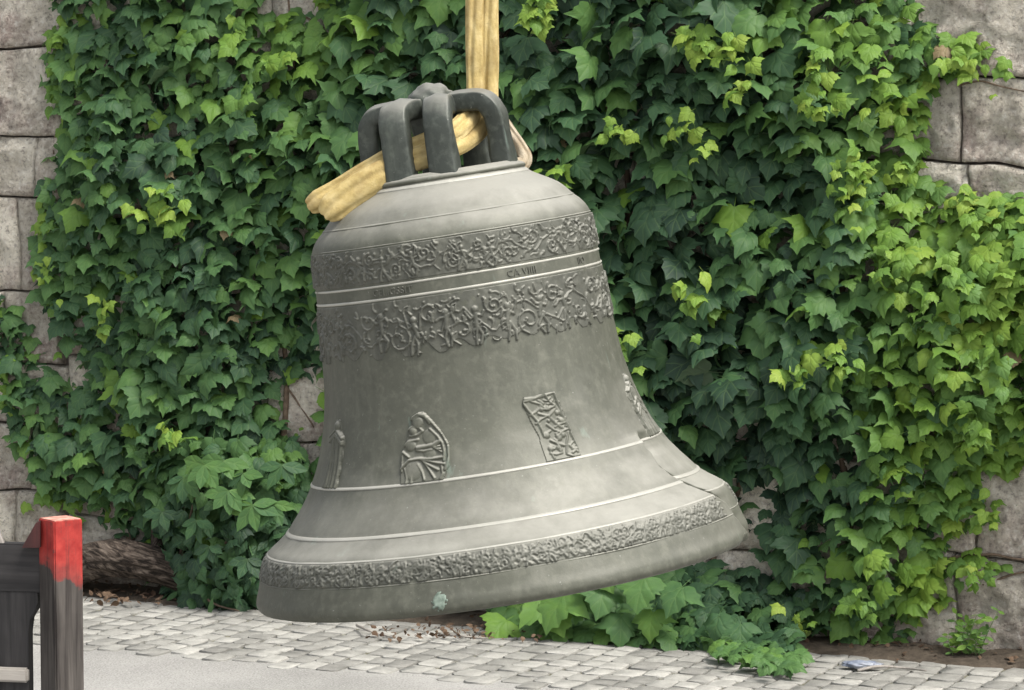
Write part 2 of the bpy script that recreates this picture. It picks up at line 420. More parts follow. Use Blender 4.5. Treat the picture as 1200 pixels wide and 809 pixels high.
zr = [0.0] + [uz(1140, y)[1] for y in (650, 540, 430, 335, 240, 190, 93, -30, -150)] + [3.8]
joints_l = {0: [20], 1: [-30, 40], 2: [12], 3: [-60, 10], 4: [28], 5: [47], 6: [-80], 7: [-60]}
for k in range(len(zl) - 1):
    js = [-5.1] + sorted(uz(x, 300)[0] for x in joints_l.get(k, [-40])) + [uL + 0.02 * (k % 3)]
    js.insert(1, js[1] - 0.75); js.insert(1, js[1] - 0.8)
    for q in range(len(js) - 1):
        seed += 1; stone(js[q], js[q + 1], zl[k], zl[k + 1], seed, js[q + 1] > -2.8 and zl[k] < 2.7)
joints_r = {0: [1128], 1: [1150], 2: [1230], 3: [1120], 4: [1170], 5: [1141], 6: [1133], 7: [1300], 8: [1165]}
uRm = uR - 0.5
for k in range(len(zr) - 1):
    js = [uRm] + sorted(uz(x, 300)[0] for x in joints_r.get(k, [1160])); js += [js[-1] + 0.7, js[-1] + 1.5, 5.1]
    for q in range(len(js) - 1):
        seed += 1; stone(js[q], js[q + 1], zr[k], zr[k + 1], seed, 1.0 < js[q + 1] < 2.9 and zr[k] < 2.7)
z = 0.0; k = 0
while z < 3.7:
    h = rnd.uniform(0.27, 0.4); h = min(h, 3.8 - z); uu = uL + 0.02 * 2
    while uu < uRm - 0.15:
        wd = rnd.uniform(0.4, 0.85); e = uu + wd
        if e > uRm - 0.35: e = uRm
        seed += 1; stone(uu, e, z, z + h, seed); uu = e
    z += h; k += 1

# ------------------------------------------------------------------ bell
PXM = F_PX / 9.95
bell_base = at(590.5, 668, 9.9)
TILT = R(8.8)
bell = tag(empty('bell', bell_base, (R(-1.3), -TILT, 0)), 'large old grey-green bronze church bell with relief friezes, hanging tilted from sling', 'bell')
PROF = [(0, 289), (5, 292.5), (12, 292), (22, 288.5), (36, 284), (50, 278.5), (60, 273.5), (66, 268), (73, 258), (80, 249), (85, 243.5), (92, 238), (108, 225), (122, 215), (136, 207), (152, 199), (170, 192), (190, 186), (210, 181), (245, 175), (290, 171), (342, 168), (380, 166), (398, 165), (405, 163.5), (412, 160), (419, 154.5), (425, 148), (433, 141), (441, 133), (448, 122), (454, 111), (460, 101), (464, 97), (468, 95.5), (472, 93), (475, 86)]
PS = np.array([p[0] for p in PROF]) / PXM; PR = np.array([p[1] for p in PROF]) / PXM
def catmull_tab():
    S, Rr = [], []
    n = len(PROF)
    for i in range(n - 1):
        p = [np.array((PS[max(0, min(n - 1, i + k))], PR[max(0, min(n - 1, i + k))])) for k in (-1, 0, 1, 2)]
        for t in np.linspace(0, 1, 8, endpoint=False):
            q = 0.5 * (2 * p[1] + (p[2] - p[0]) * t + (2 * p[0] - 5 * p[1] + 4 * p[2] - p[3]) * t * t + (3 * p[1] - p[0] - 3 * p[2] + p[3]) * t ** 3)
            S.append(q[0]); Rr.append(q[1])
    S.append(PS[-1]); Rr.append(PR[-1]); return np.array(S), np.array(Rr)
TS, TR = catmull_tab()
def prof_r(s): return np.interp(s, TS, TR)
def vnoise(x, y, z=0.0):
    x = np.asarray(x); y = np.asarray(y); out = np.empty(x.shape)
    fx, fy, fo = x.ravel(), y.ravel(), out.ravel()
    for i in range(fx.size): fo[i] = mnoise.noise((fx[i], fy[i], z))
    return fo.reshape(x.shape)
# crack on the right: azimuth (degrees, 0 = towards the camera, + to the right) against height
CK_S = np.array([6, 13, 40, 59, 75, 95, 118, 138, 152]) / PXM; CK_A = np.array([77, 76, 72.5, 69.5, 64.5, 60.5, 60, 61, 62.5])
def jag(s): return 0.45 * np.sin(s * 61) + 0.3 * np.sin(s * 97 + 1) + 0.14 * np.sin(s * 190)
def crack_disp(A, S):
    ca = np.interp(S, CK_S, CK_A) + jag(S)
    r = prof_r(S)
    d = np.radians(A - ca) * r                       # metres to the right of the crack
    inr = np.clip((0.155 - S / 1.0 + 0.245) / 0.03, 0, 1)
    wdt = 0.0058 + 0.005 * np.clip(1 - S / 0.22, 0, 1)
    g = -0.020 * np.exp(-(d / wdt) ** 2) * inr
    lift = np.where(d > 0, -0.019, 0.010) * np.exp(-np.abs(d) / 0.09) * inr
    return g + lift
def bell_xyz(A, S, off=0.0):
    """A in degrees, S in metres; returns arrays of points on the surface"""
    r = prof_r(S) + crack_disp(A, S) + off
    a = np.radians(A)
    dd = np.radians(A - np.interp(S, CK_S, CK_A) - jag(S)) * prof_r(S)
    up = np.where(dd > 0, 0.012 * np.exp(-np.abs(dd) / 0.25), 0) * np.clip((0.36 - S) / 0.05, 0, 1)
    return np.stack([np.sin(a) * r, -np.cos(a) * r, np.broadcast_to(S, a.shape) + up], -1)
def surf_mesh(name, P, mat, parent, wrap=False, sm=True):
    nr, nc = P.shape[:2]
    me = bpy.data.meshes.new(name)
    idx = np.arange(nr * nc).reshape(nr, nc)
    if wrap: idx = np.concatenate([idx, idx[:, :1]], 1)
    q = np.stack([idx[:-1, :-1], idx[:-1, 1:], idx[1:, 1:], idx[1:, :-1]], -1).reshape(-1, 4)
    me.vertices.add(nr * nc); me.vertices.foreach_set('co', P.reshape(-1).astype(np.float32))
    me.loops.add(q.size); me.loops.foreach_set('vertex_index', q.reshape(-1).astype(np.int32))
    me.polygons.add(len(q)); me.polygons.foreach_set('loop_start', np.arange(0, q.size, 4, dtype=np.int32))
    me.update(calc_edges=True); me.validate()
    me.materials.append(mat)
    o = bpy.data.objects.new(name, me); COL.objects.link(o); o.parent = parent
    if sm: smooth(o)
    return o
angs = np.concatenate([np.arange(-180, 52, 1.0), np.arange(52, 84, 0.2), np.arange(84, 180, 1.0)])
ss = np.concatenate([np.linspace(0, 0.40, 120, endpoint=False), np.linspace(0.40, PS[-1], 90)])
A, S = np.meshgrid(angs, ss)
wob = vnoise(A / 22, S * 6) * 0.0022 + vnoise(A / 7, S * 20, 3) * 0.0010
P = bell_xyz(A, S, wob)
# chipped lip at the foot of the crack
ch = np.clip(1 - np.abs(A - 73.5) / 3.2, 0, 1) * np.clip(1 - S / 0.03, 0, 1)
P[..., 2] += ch * (0.020 + 0.012 * np.sin(A * 5.1))
# inner wall
ins = np.array([(470, 0), (450, 60), (430, 110), (400, 130), (300, 140), (200, 152), (140, 180), (90, 206), (50, 236), (20, 262), (2, 276), (-2, 283)])
Pi = []
for s, r in ins[::1]:
    a = np.radians(angs); Pi.append(np.stack([np.sin(a) * r / PXM, -np.cos(a) * r / PXM, np.full_like(a, s / PXM)], -1))
P = np.concatenate([np.array(Pi), P], 0)
# close the top under the crown
a = np.radians(angs); P = np.concatenate([P, np.stack([np.sin(a) * 0.0, -np.cos(a) * 0.0, np.full_like(a, 474 / PXM)], -1)[None]], 0)
body = surf_mesh('body', P, M_BR, bell, True)

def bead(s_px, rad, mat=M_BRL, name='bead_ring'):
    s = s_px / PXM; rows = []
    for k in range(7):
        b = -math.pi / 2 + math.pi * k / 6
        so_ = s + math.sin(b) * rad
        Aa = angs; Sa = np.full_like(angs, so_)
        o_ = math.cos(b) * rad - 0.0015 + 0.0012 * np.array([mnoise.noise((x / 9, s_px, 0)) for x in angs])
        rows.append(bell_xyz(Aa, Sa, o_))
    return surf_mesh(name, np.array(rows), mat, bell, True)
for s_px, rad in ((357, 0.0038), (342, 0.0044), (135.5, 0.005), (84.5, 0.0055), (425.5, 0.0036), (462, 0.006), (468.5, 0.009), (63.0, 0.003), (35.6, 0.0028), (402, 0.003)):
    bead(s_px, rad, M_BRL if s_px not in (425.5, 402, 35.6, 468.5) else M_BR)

# ---- relief heights painted by strokes
class Relief:
    def __init__(s, W, H, res):
        s.W, s.H, s.res = W, H, res
        s.nx, s.ny = int(W / res) + 1, int(H / res) + 1
        s.h = np.zeros((s.ny, s.nx)); s.x = np.linspace(0, W, s.nx); s.y = np.linspace(0, H, s.ny)
    def dab(s, p, r, h, p2=None):
        p2 = p if p2 is None else p2
        x0, x1 = min(p[0], p2[0]) - r, max(p[0], p2[0]) + r; y0, y1 = min(p[1], p2[1]) - r, max(p[1], p2[1]) + r
        i0, i1 = np.searchsorted(s.x, x0), np.searchsorted(s.x, x1); j0, j1 = np.searchsorted(s.y, y0), np.searchsorted(s.y, y1)
        if i1 <= i0 or j1 <= j0: return
        X, Y = np.meshgrid(s.x[i0:i1], s.y[j0:j1])
        dx, dy = p2[0] - p[0], p2[1] - p[1]; L2 = dx * dx + dy * dy
        t = np.clip(((X - p[0]) * dx + (Y - p[1]) * dy) / L2, 0, 1) if L2 > 1e-12 else 0
        d = np.hypot(X - p[0] - t * dx, Y - p[1] - t * dy) / r
        v = h * np.sqrt(np.clip(1 - d * d, 0, 1))
        s.h[j0:j1, i0:i1] = np.maximum(s.h[j0:j1, i0:i1], v)
    def line(s, pts, r, h, r1=None):
        n = len(pts)
        for i in range(n - 1):
            rr = r if r1 is None else r + (r1 - r) * i / max(1, n - 2)
            s.dab(pts[i], rr, h, pts[i + 1])
    def spiral(s, c, R0, turns, a0, r, h, sgn=1):
        pts = []
        for k in range(int(10 * turns) + 1):
            t = k / (10 * turns); a = a0 + sgn * 2 * math.pi * turns * t; q = R0 * (1 - 0.82 * t)
            pts.append((c[0] + math.cos(a) * q, c[1] + math.sin(a) * q))
        s.line(pts, r, h, r * 0.8); s.dab(pts[-1], r * 1.5, h * 1.2)
def frieze(name, s0, s1, seed, open_bottom=False, hh=0.0056, cell=0.085, base=0.0015, res=0.0023):
    rr = random.Random(seed); sm_ = (s0 + s1) / 2 / PXM; Wd = 2 * math.pi * float(prof_r(sm_)); Hh = (s1 - s0) / PXM
    T = Relief(Wd, Hh, res); n = int(Wd / cell); cw = Wd / n
    pts = []
    for k in range(n * 8 + 1):
        x = k * cw / 8; pts.append((x, Hh * (0.48 + 0.2 * math.sin(x / cw * math.pi) + 0.05 * rr.uniform(-1, 1))))
    T.line(pts, 0.0033, hh * 0.8)
    for k in range(n):
        x = (k + 0.5) * cw; sg = 1 if k % 2 else -1
        T.spiral((x + rr.uniform(-.01, .01), Hh * (0.5 + 0.18 * sg)), Hh * rr.uniform(0.15, 0.26), rr.uniform(1.0, 1.5), rr.uniform(0, 6), 0.0034, hh, sg)
        for q in range(17):                    # acanthus leaves
            cx = x + rr.uniform(-.5, .5) * cw; cy = Hh * rr.uniform(0.12, 0.9); a = rr.uniform(0, 6.28); L = rr.uniform(0.010, 0.030); b = rr.uniform(-1.4, 1.4)
            pl = []
            for t in range(6):
                f = t / 5; pl.append((cx + math.cos(a + b * f) * L * f, cy + math.sin(a + b * f) * L * f))
            T.line(pl, rr.uniform(0.003, 0.0052), hh * rr.uniform(0.5, 1.2), 0.002)
        if rr.random() < 0.75:                 # small figure: head, trunk, limbs
            fx = x + cw * 0.5 + rr.uniform(-.01, .01); fy = Hh * rr.uniform(0.62, 0.76); g = Hh / 0.16
            T.dab((fx, fy), 0.008 * g + 0.002, hh * 1.3)
            T.line([(fx, fy - 0.012 * g), (fx + rr.uniform(-.01, .01), fy - 0.045 * g)], 0.007 * g, hh * 1.1)
            for sd_ in (-1, 1):
                T.line([(fx, fy - 0.014 * g), (fx + sd_ * 0.018, fy - rr.uniform(0.0, 0.03) * g), (fx + sd_ * rr.uniform(.024, .034), fy + rr.uniform(-.03, .02) * g)], 0.0046, hh)
                T.line([(fx, fy - 0.045 * g), (fx + sd_ * rr.uniform(.006, .02), fy - 0.07 * g), (fx + sd_ * rr.uniform(.0, .02), fy - 0.095 * g)], 0.005, hh)
        for q in range(5):
            T.dab((x + rr.uniform(-.5, .5) * cw, Hh * rr.uniform(0.06, 0.94)), rr.uniform(0.003, 0.006), hh * 0.8)
    h = T.h + base
    X, Y = np.meshgrid(T.x, T.y)
    h += 0.0012 * vnoise(X * 60, Y * 60, seed)
    if open_bottom:
        lim = Hh * (0.10 + 0.08 * np.sin(X / cw * math.pi * 2) + 0.05 * np.sin(X / cw * 5.3))
        h = np.where((Y < lim) & (T.h < 0.002), -0.004, h)
    h[0] = -0.004; h[-1] = -0.004
    Aa = X / Wd * 360 - 180
    Sa = Y + s0 / PXM
    if s0 < 100: h = np.where((Aa > 66.5 + 0.8 * np.sin(Y * 300)) & (Aa < 88), -0.004, h)
    return surf_mesh(name, bell_xyz(Aa, Sa, h), M_BRD, bell)
frieze('ornament_frieze', 360, 401, 3)
frieze('ornament_frieze', 274, 339.5, 8, True, 0.0062, 0.10)
frieze('ornament_frieze', 36.5, 62, 21, False, 0.0050, 0.055, 0.001, 0.0026)

def patch(name, T, A0, s0, mask, base, label=None):
    """relief T set on the bell, centred on azimuth A0 with its foot at s0 (px)"""
    X, Y = np.meshgrid(T.x, T.y)
    h = np.where(mask, T.h * 0.72 + base * 0.6, -0.004)
    S_ = Y + s0 / PXM; Aa = A0 + np.degrees((X - T.W / 2) / prof_r(S_))
    o = surf_mesh(name, bell_xyz(Aa, S_, h), M_BR, bell)
    if label: o['label'] = label
    return o
def px(T, x, y, w0, h0, W_, H_):   # picture-ish units to metres inside the patch
    return (x / w0 * W_, (1 - y / h0) * H_)
def madonna(A0):
    W_, H_ = 0.170, 0.212; T = Relief(W_, H_, 0.0022); g = lambda x, y: ((x - 50) / 460 * W_, (1 - (y - 90) / 650) * H_)
    ln = lambda pts, r, h, r1=None: T.line([g(*p) for p in pts], r * 0.72, h * 0.72, r1)
    ln([(200, 160), (260, 115), (330, 160), (390, 240), (450, 320), (490, 420), (495, 540), (460, 640)], 0.007, 0.013, 0.0055)
    ln([(180, 150), (240, 110), (300, 130), (340, 200)], 0.008, 0.014)
    T.dab(g(235, 185), 0.019, 0.012); T.dab(g(190, 260), 0.013, 0.012); T.dab(g(160, 390), 0.018, 0.009); T.dab(g(330, 330), 0.022, 0.006); T.dab(g(180, 620), 0.03, 0.007); T.dab(g(330, 480), 0.02, 0.006)
    ln([(150, 245), (190, 220), (245, 235), (275, 270), (230, 300), (160, 305)], 0.006, 0.011)
    ln([(340, 260), (400, 330), (440, 400), (455, 480), (450, 560)], 0.006, 0.012)
    ln([(220, 420), (300, 415), (360, 410), (420, 380)], 0.009, 0.015); ln([(215, 440), (280, 455), (350, 450)], 0.006, 0.012)
    for k in range(4): ln([(360, 430), (410 + k * 8, 400 + k * 28)], 0.0035, 0.013)
    ln([(100, 390), (140, 355), (230, 345)], 0.006, 0.011); ln([(80, 440), (140, 495)], 0.006, 0.012)
    ln([(60, 600), (140, 525), (240, 520), (340, 535), (440, 530)], 0.006, 0.014)
    ln([(250, 530), (330, 555), (400, 580), (460, 595)], 0.0055, 0.013); ln([(270, 550), (340, 600), (400, 640)], 0.0055, 0.013)
    ln([(280, 560), (330, 640), (370, 710)], 0.005, 0.012); ln([(220, 570), (260, 640), (280, 715)], 0.005, 0.010)
    ln([(150, 570), (170, 650), (160, 730)], 0.006, 0.009); ln([(100, 600), (120, 680), (110, 735)], 0.006, 0.008); ln([(430, 610), (440, 680), (420, 720)], 0.006, 0.010)
    ln([(80, 450), (75, 540), (70, 620)], 0.005, 0.009)
    X, Y = np.meshgrid(T.x / W_, T.y / H_)
    half_l = np.interp(Y, [0, .2, .45, .62, .8, .95, 1], [.02, .02, .06, .16, .22, .3, .45]); half_r = np.interp(Y, [0, .2, .5, .7, .85, .97, 1], [.86, .97, .96, .82, .68, .56, .5])
    return patch('relief_figure', T, A0, 136, (X > half_l) & (X < half_r) & (Y > 0.005) & (Y < 0.995), 0.008, 'oval relief of a seated mother holding a child')
def panel(A0, seed, W_=0.142, H_=0.205, shear=0.25, label=None):
    rr = random.Random(seed); T = Relief(W_, H_, 0.0022)
    def g(x, y): return (x * W_, y * H_)
    L = [((.02, .97), (.78, .99)), ((.78, .98), (.97, .3)), ((.0, .93), (.55, 1)), ((.55, .985), (.72, .80)), ((.72, .80), (.9, .42)), ((.02, .9), (.22, .62)), ((.22, .62), (.28, .38)), ((.1, .72), (.42, .83)), ((.2, .92), (.5, .76)), ((.5, .76), (.7, .79)), ((.3, .72), (.52, .66)), ((.52, .66), (.74, .76)),
         ((.18, .58), (.5, .67)), ((.5, .66), (.74, .46)), ((.42, .54), (.66, .40)), ((.62, .36), (.86, .42)), ((.42, .28), (.62, .34)), ((.30, .40), (.46, .44)), ((.86, .38), (.66, .08)), ((.4, .3), (.56, .15)), ((.5, .3), (.66, .2)), ((.92, .36), (.98, .1)), ((.3, .12), (.56, .1)), ((.3, .2), (.34, .04)), ((.8, .18), (.94, .12)), ((.72, .6), (.84, .55)), ((.5, .9), (.66, .92)), ((.55, .84), (.7, .88))]
    for p, q in L:
        m = ((p[0] + q[0]) / 2 + rr.uniform(-.03, .03), (p[1] + q[1]) / 2 + rr.uniform(-.03, .03))
        T.line([g(*p), g(*m), g(*q)], rr.uniform(0.003, 0.0048), rr.uniform(0.005, 0.009))
    for _ in range(22):
        p = (rr.uniform(.2, .85), rr.uniform(.06, .92)); a_ = rr.uniform(-.9, .6); l_ = rr.uniform(.06, .2)
        T.line([g(*p), g(p[0] + math.cos(a_) * l_, p[1] + math.sin(a_) * l_ * .7)], rr.uniform(.0025, .0045), rr.uniform(.004, .008))
    for _ in range(12): T.dab(g(rr.uniform(.3, .8), rr.uniform(.08, .85)), rr.uniform(.005, .011), 0.008)
    X, Y = np.meshgrid(T.x / W_, T.y / H_)
    lo = np.interp(Y, [0, .4, .62, .9, 1], [.14, .16, .08, .0, .06]); hi = np.interp(Y, [0, .4, .8, 1], [.99, .96, .88, .80])
    o = patch('relief_figure', T, A0, 137, (X > lo) & (X < hi) & (Y > 0.005), 0.006, label)
    return o
madonna(-18.8)
panel(25.0, 4, label='oblong relief panel of a crouching draped figure')
def standing(A0, seed, W_=0.12, H_=0.21):
    rr = random.Random(seed); T = Relief(W_, H_, 0.0022); g = lambda x, y: (x * W_, y * H_)
    T.dab(g(.5, .9), 0.016, 0.015)
    for k in range(9):
        x = .2 + .6 * k / 8
        T.line([g(x, .78 - .06 * abs(x - .5)), g(x + rr.uniform(-.1, .1), .5), g(.15 + .7 * k / 8 + rr.uniform(-.05, .05), .03)], rr.uniform(.004, .006), rr.uniform(.009, .014))
    for k in range(6):
        y = rr.uniform(.3, .8); T.line([g(.15, y), g(.5, y + .1), g(.85, y - .03)], .005, .014)
    X, Y = np.meshgrid(T.x / W_, T.y / H_)
    hw = np.interp(Y, [0, .3, .75, .82, .98, 1], [.46, .40, .42, .2, .17, .05]) + 0.03 * np.sin(Y * 31)
    return patch('relief_figure', T, A0, 136, (np.abs(X - .5) < hw), 0.004, None)
for a_, sd_ in ((-61, 2), (73, 3), (118, 5), (163, 6), (-152, 7), (-107, 9)): standing(a_, sd_)

# raised letters between the two bead rings
def letters(text, A0, s_px, h):
    cu = bpy.data.curves.new('letters', 'FONT'); cu.body = text; cu.size = h * 1.4; cu.extrude = 0.0022; cu.space_character = 1.05; cu.resolution_u = 3
    to = bpy.data.objects.new('tmp_text', cu); COL.objects.link(to)
    dg = bpy.context.evaluated_depsgraph_get(); me0 = bpy.data.meshes.new_from_object(to.evaluated_get(dg))
    V = [v.co.copy() for v in me0.vertices]; F = [tuple(f.vertices) for f in me0.polygons]
    bpy.data.objects.remove(to); bpy.data.curves.remove(cu); bpy.data.meshes.remove(me0)
    out = []
    for v in V:
        s = s_px / PXM + v.y; r = float(prof_r(s)) + v.z + 0.0018; a = R(A0) + v.x / r
        out.append((math.sin(a) * r, -math.cos(a) * r, s))
    return mesh_obj('raised_lettering', out, F, M_BRD, bell)
letters('CELIGSSIT', -34, 346, 0.0215)
letters('CA VIIII', 20.5, 346, 0.0215)
letters('IIO', 56, 346, 0.0215)

# ---- verdigris lump and drips (thin crusts on the metal)
def crust(A0, s_px, wd, ht, seed):
    n, m = 16, 16; rows = []
    for j in range(m):
        row = []
        for i in range(n):
            x, y = (i / (n - 1) - .5) * 2, (j / (m - 1) - .5) * 2
            e = 1 - math.hypot(x, y) + 0.4 * mnoise.noise((x * 2.5 + seed, y * 2.5, seed))
            S_ = s_px / PXM + y * ht / 2
            row.append(bell_xyz(np.array(A0 + math.degrees(x * wd / 2 / 0.75)), np.array(S_), (0.0022 if e > 0.15 else -0.003) + 0.001 * mnoise.noise((x * 7, y * 7, seed))))
        rows.append(row)
    surf_mesh('verdigris_crust', np.array(rows), M_VERD, bell)
crust(-13.2, 14, 0.048, 0.06, 3)


# ---- crown: six canons round a central block
crown_z = 470 / PXM
def canon(phi, lateral, ro, wd, th, seed, top=0.252):
    path2 = [(0.0, top - 0.045), (0.06, top - 0.042), (0.115, top - 0.040), (ro - 0.085, top - 0.045), (ro - 0.060, top - 0.060), (ro - 0.044, top - 0.092), (ro - 0.040, 0.13), (ro - 0.038, 0.06), (ro - 0.034, -0.02)]
    pts = spline([Vector((a, 0, b)) for a, b in path2], 4)
    sec = []
    n = 20
    for k in range(n):
        a = 2 * math.pi * k / n; c, s = math.cos(a), math.sin(a); e = 0.36
        sec.append((math.copysign(abs(c) ** e, c) * wd / 2, math.copysign(abs(s) ** e, s) * th / 2))
    V = []
    fr = Vector((math.sin(phi), -math.cos(phi), 0)); la = Vector((math.cos(phi), math.sin(phi), 0)); up = Vector((0, 0, 1))
    m = len(pts)
    for i, p in enumerate(pts):
        t = (pts[min(i + 1, m - 1)] - pts[max(i - 1, 0)]).normalized(); nn = Vector((t.z, 0, -t.x)) * -1
        f = i / (m - 1); k = 1.0 + 0.10 * (f > 0.85) * (f - 0.85) / 0.15
        lat = lateral * min(1, 0.55 + f)
        for q, (sw, sn) in enumerate(sec):
            d = 1 + 0.10 * mnoise.noise((p.x * 14 + seed, p.z * 14, q * 0.35)) + 0.05 * mnoise.noise((p.x * 40 + seed, p.z * 40, q))
            # a shallow rib down the outer face
            rib = 0.004 * math.cos(sw / wd * 6.28 * 1.5) if sn > 0 else 0
            v = fr * (p.x + nn.x * (sn * d * k + rib)) + up * (p.z + nn.z * (sn * d * k + rib)) + la * (sw * d * k + lat)
            V.append(v + Vector((0, 0, crown_z)))
    F = grid_faces(m, n, True); F.append(tuple(range(n))); F.append(tuple(range((m - 1) * n, m * n))[::-1])
    return V, F
crown_bm = None
CRW = R(-15)
bm = bmesh.new()
bmesh.ops.create_icosphere(bm, subdivisions=4, radius=1.0)
for v in bm.verts:
    d = 1 + 0.10 * mnoise.noise(v.co * 2.2) + 0.06 * mnoise.noise(v.co * 6)
    z = v.co.z * d
    v.co = Vector((v.co.x * 0.078 * d, v.co.y * 0.078 * d, crown_z + 0.235 + max(z, -1) * (0.062 if z > 0 else 0.26)))
crown = bm_obj('crown', bm, M_BRC, bell, True)
for phi, lat, ro, sd_ in ((CRW, -0.072, 0.245, 1), (CRW, 0.072, 0.245, 2), (CRW + R(90), 0, 0.250, 3), (CRW - R(90), 0, 0.265, 4), (CRW + math.pi, -0.072, 0.24, 5), (CRW + math.pi, 0.072, 0.24, 6)):
    V, F = canon(phi, lat, ro, 0.090 if abs(lat) > 0 else 0.094, 0.068, sd_ * 7.3, 0.262)
    o = mesh_obj('canon', V, F, M_BRC, crown, True)

# ------------------------------------------------------------------ lifting sling
sling = tag(empty('lifting_sling', at(566, 100, 10.02)), 'yellow webbing sling looped through the bell crown', 'sling')
def strand(name, path, wd, th, mat, seed, sub=8, taper=None):
    pts = spline([at(*p) - sling.location for p in path], sub)
    m = len(pts); n = 40; V = []; UV = []
    Ls = 0
    view = Vector((0, 1, 0))
    for i, p in enumerate(pts):
        if i: Ls += (p - pts[i - 1]).length
        t = (pts[min(i + 1, m - 1)] - pts[max(i - 1, 0)]).normalized()
        s = t.cross(view)
        if s.length < 0.05: s = Vector((1, 0, 0))
        s.normalize(); b = s.cross(t); f = i / (m - 1)
        ww = wd * (np.interp(f, *taper) if taper else 1)
        for k in range(n):
            a = 2 * math.pi * k / n
            fold = 1.0 + 0.18 * mnoise.noise((math.cos(a) * 1.3, math.sin(a) * 1.3, Ls * 5 + seed))
            for cr in range(5):                     # creases that wander slowly along the band
                ac = cr * 1.256 + seed + 0.9 * mnoise.noise((cr * 3.1, Ls * 2.2, seed)); da = (a - ac + math.pi) % (2 * math.pi) - math.pi
                fold -= (0.34 + 0.25 * mnoise.noise((cr * 5.7, Ls * 4, seed + 2))) * math.exp(-(da / 0.20) ** 2)
            fold += 0.07 * mnoise.noise((a * 2, Ls * 30, seed))
            q = p + s * (math.cos(a) * ww / 2 * (0.72 + 0.28 * fold)) + b * (math.sin(a) * th / 2 * fold)
            V.append(q); UV.append((k / n * 5, Ls * 14.0))
    F = grid_faces(m, n, True); F.append(tuple(range(n - 1, -1, -1))); F.append(tuple(range((m - 1) * n, m * n)))
    o = mesh_obj(name, V, F, mat, sling, True)
    uvl = o.data.uv_layers.new(name='UVMap')
    for lp in o.data.loops: uvl.data[lp.index].uv = UV[lp.vertex_index]
    return o
strand('strand', [(556, -420, 10.03), (556, -200, 10.03), (556, 0, 10.02), (556, 60, 10.02), (557, 100, 10.02), (556, 125, 9.97), (546, 142, 9.88), (530, 156, 9.82), (500, 168, 9.80), (462, 182, 9.80), (430, 200, 9.80), (398, 222, 9.80), (374, 236, 9.80), (363, 242, 9.81)],
       0.062, 0.045, M_SLING, 2, 8, ([0, .3, .55, .75, .92, 1], [1, .95, 1.2, 1.0, 1.25, .85]))
strand('strand', [(574, -420, 10.05), (574, -200, 10.05), (574, 0, 10.04), (575, 60, 10.04), (574, 100, 10.04), (572, 128, 10.01), (562, 150, 9.93), (538, 168, 9.83), (500, 182, 9.78), (465, 196, 9.76), (436, 211, 9.75), (410, 228, 9.75), (390, 244, 9.75), (382, 252, 9.76)],
       0.062, 0.05, M_SLING, 7, 8, ([0, .3, .55, .75, .92, 1], [.95, .9, 1.2, 1.5, 1.6, 1.0]))
strand('loose_end', [(570, 120, 10.06), (588, 140, 10.07), (600, 158, 10.06), (609, 172, 10.04), (615, 184, 10.02), (612, 192, 10.0), (600, 190, 9.98)], 0.05, 0.04, M_SLINGG, 11, 6, ([0, .5, .8, 1], [.7, .9, 1, .6]))
o = strand('sling_label', [(543, 172, 9.86), (552, 168, 9.86)], 0.03, 0.004, M_WHITE, 1, 3)

# ------------------------------------------------------------------ leaves
def leaf_proto(k):
    r = random.Random(40 + k)
    wsc = (1.12, 1.22, 1.0, 1.15, 0.92, 1.1)[k]
    half = [(0.0, 0.03), (.09, -.07), (.24, -.10), (.36, -.06), (.42, .04), (.54, .09), (.56, .19), (.74, .34), (.56, .37), (.50, .44), (.37, .46), (.385, .57), (.27, .63), (.24, .77), (.12, .86)]
    if k == 4: half = [(0.0, 0.0), (.12, -.03), (.26, .03), (.36, .14), (.42, .26), (.46, .36), (.41, .44), (.40, .54), (.33, .60), (.28, .70), (.20, .78), (.12, .90), (.05, .98)]
    pts = [(x * wsc * r.uniform(.93, 1.07), y + r.uniform(-.025, .025)) for x, y in half]
    pl = [(-x * wsc * r.uniform(.93, 1.07), y + r.uniform(-.025, .025)) for x, y in half[1:]]
    out = pts + [(r.uniform(-.07, .07), 1.04)] + pl[::-1]
    n = len(out); c = (0, 0.36)
    def Z(x, y):
        z = -0.22 * x * x * 2 + 0.10 * abs(x) * (1 - abs(x)) - 0.34 * max(0, y - 0.4) ** 2 * 1.6 - 0.12 * max(0, 0.3 - y) - 0.5 * max(0, abs(x) - 0.42) ** 1.5
        z += 0.05 * math.sin(x * 9 + k * 2) * math.sin(y * 7 + k) + r.uniform(-.012, .012)
        if k in (1, 3): z += 0.5 * max(0, abs(x) - 0.3)          # edges curled up
        return z
    V = [(x, y, Z(x, y) - 0.02) for x, y in out]
    inn = [(c[0] + (x - c[0]) * .55, c[1] + (y - c[1]) * .55) for x, y in out]
    inn = inn[::2]
    V += [(x, y, Z(x, y) + (0.02 if abs(x) > .05 else 0)) for x, y in inn]
    V.append((0, c[1], Z(0, c[1]) - 0.015))
    ni = len(inn); F = []
    for i in range(ni):
        a, b = n + i, n + (i + 1) % ni; o0, o1, o2 = 2 * i, (2 * i + 1) % n, (2 * i + 2) % n
        if 2 * i + 1 < n:
            F.append((o0, o1, a)); 
            if i < ni - 1 or n % 2 == 0: F.append((o1, o2, b)); F.append((o1, b, a))
            else: F.append((o1, 0, b)); F.append((o1, b, a))
        else:
            F.append((o0, 0, b)); F.append((o0, b, a))
        F.append((a, b, n + ni))
    # petiole
    b0 = len(V); V += [(-.012, .06, -.01), (.012, .06, -.01), (.008, -.38, -.20), (-.008, -.38, -.20)]; F.append((b0, b0 + 1, b0 + 2, b0 + 3)[::-1])
    return np.array(V), F
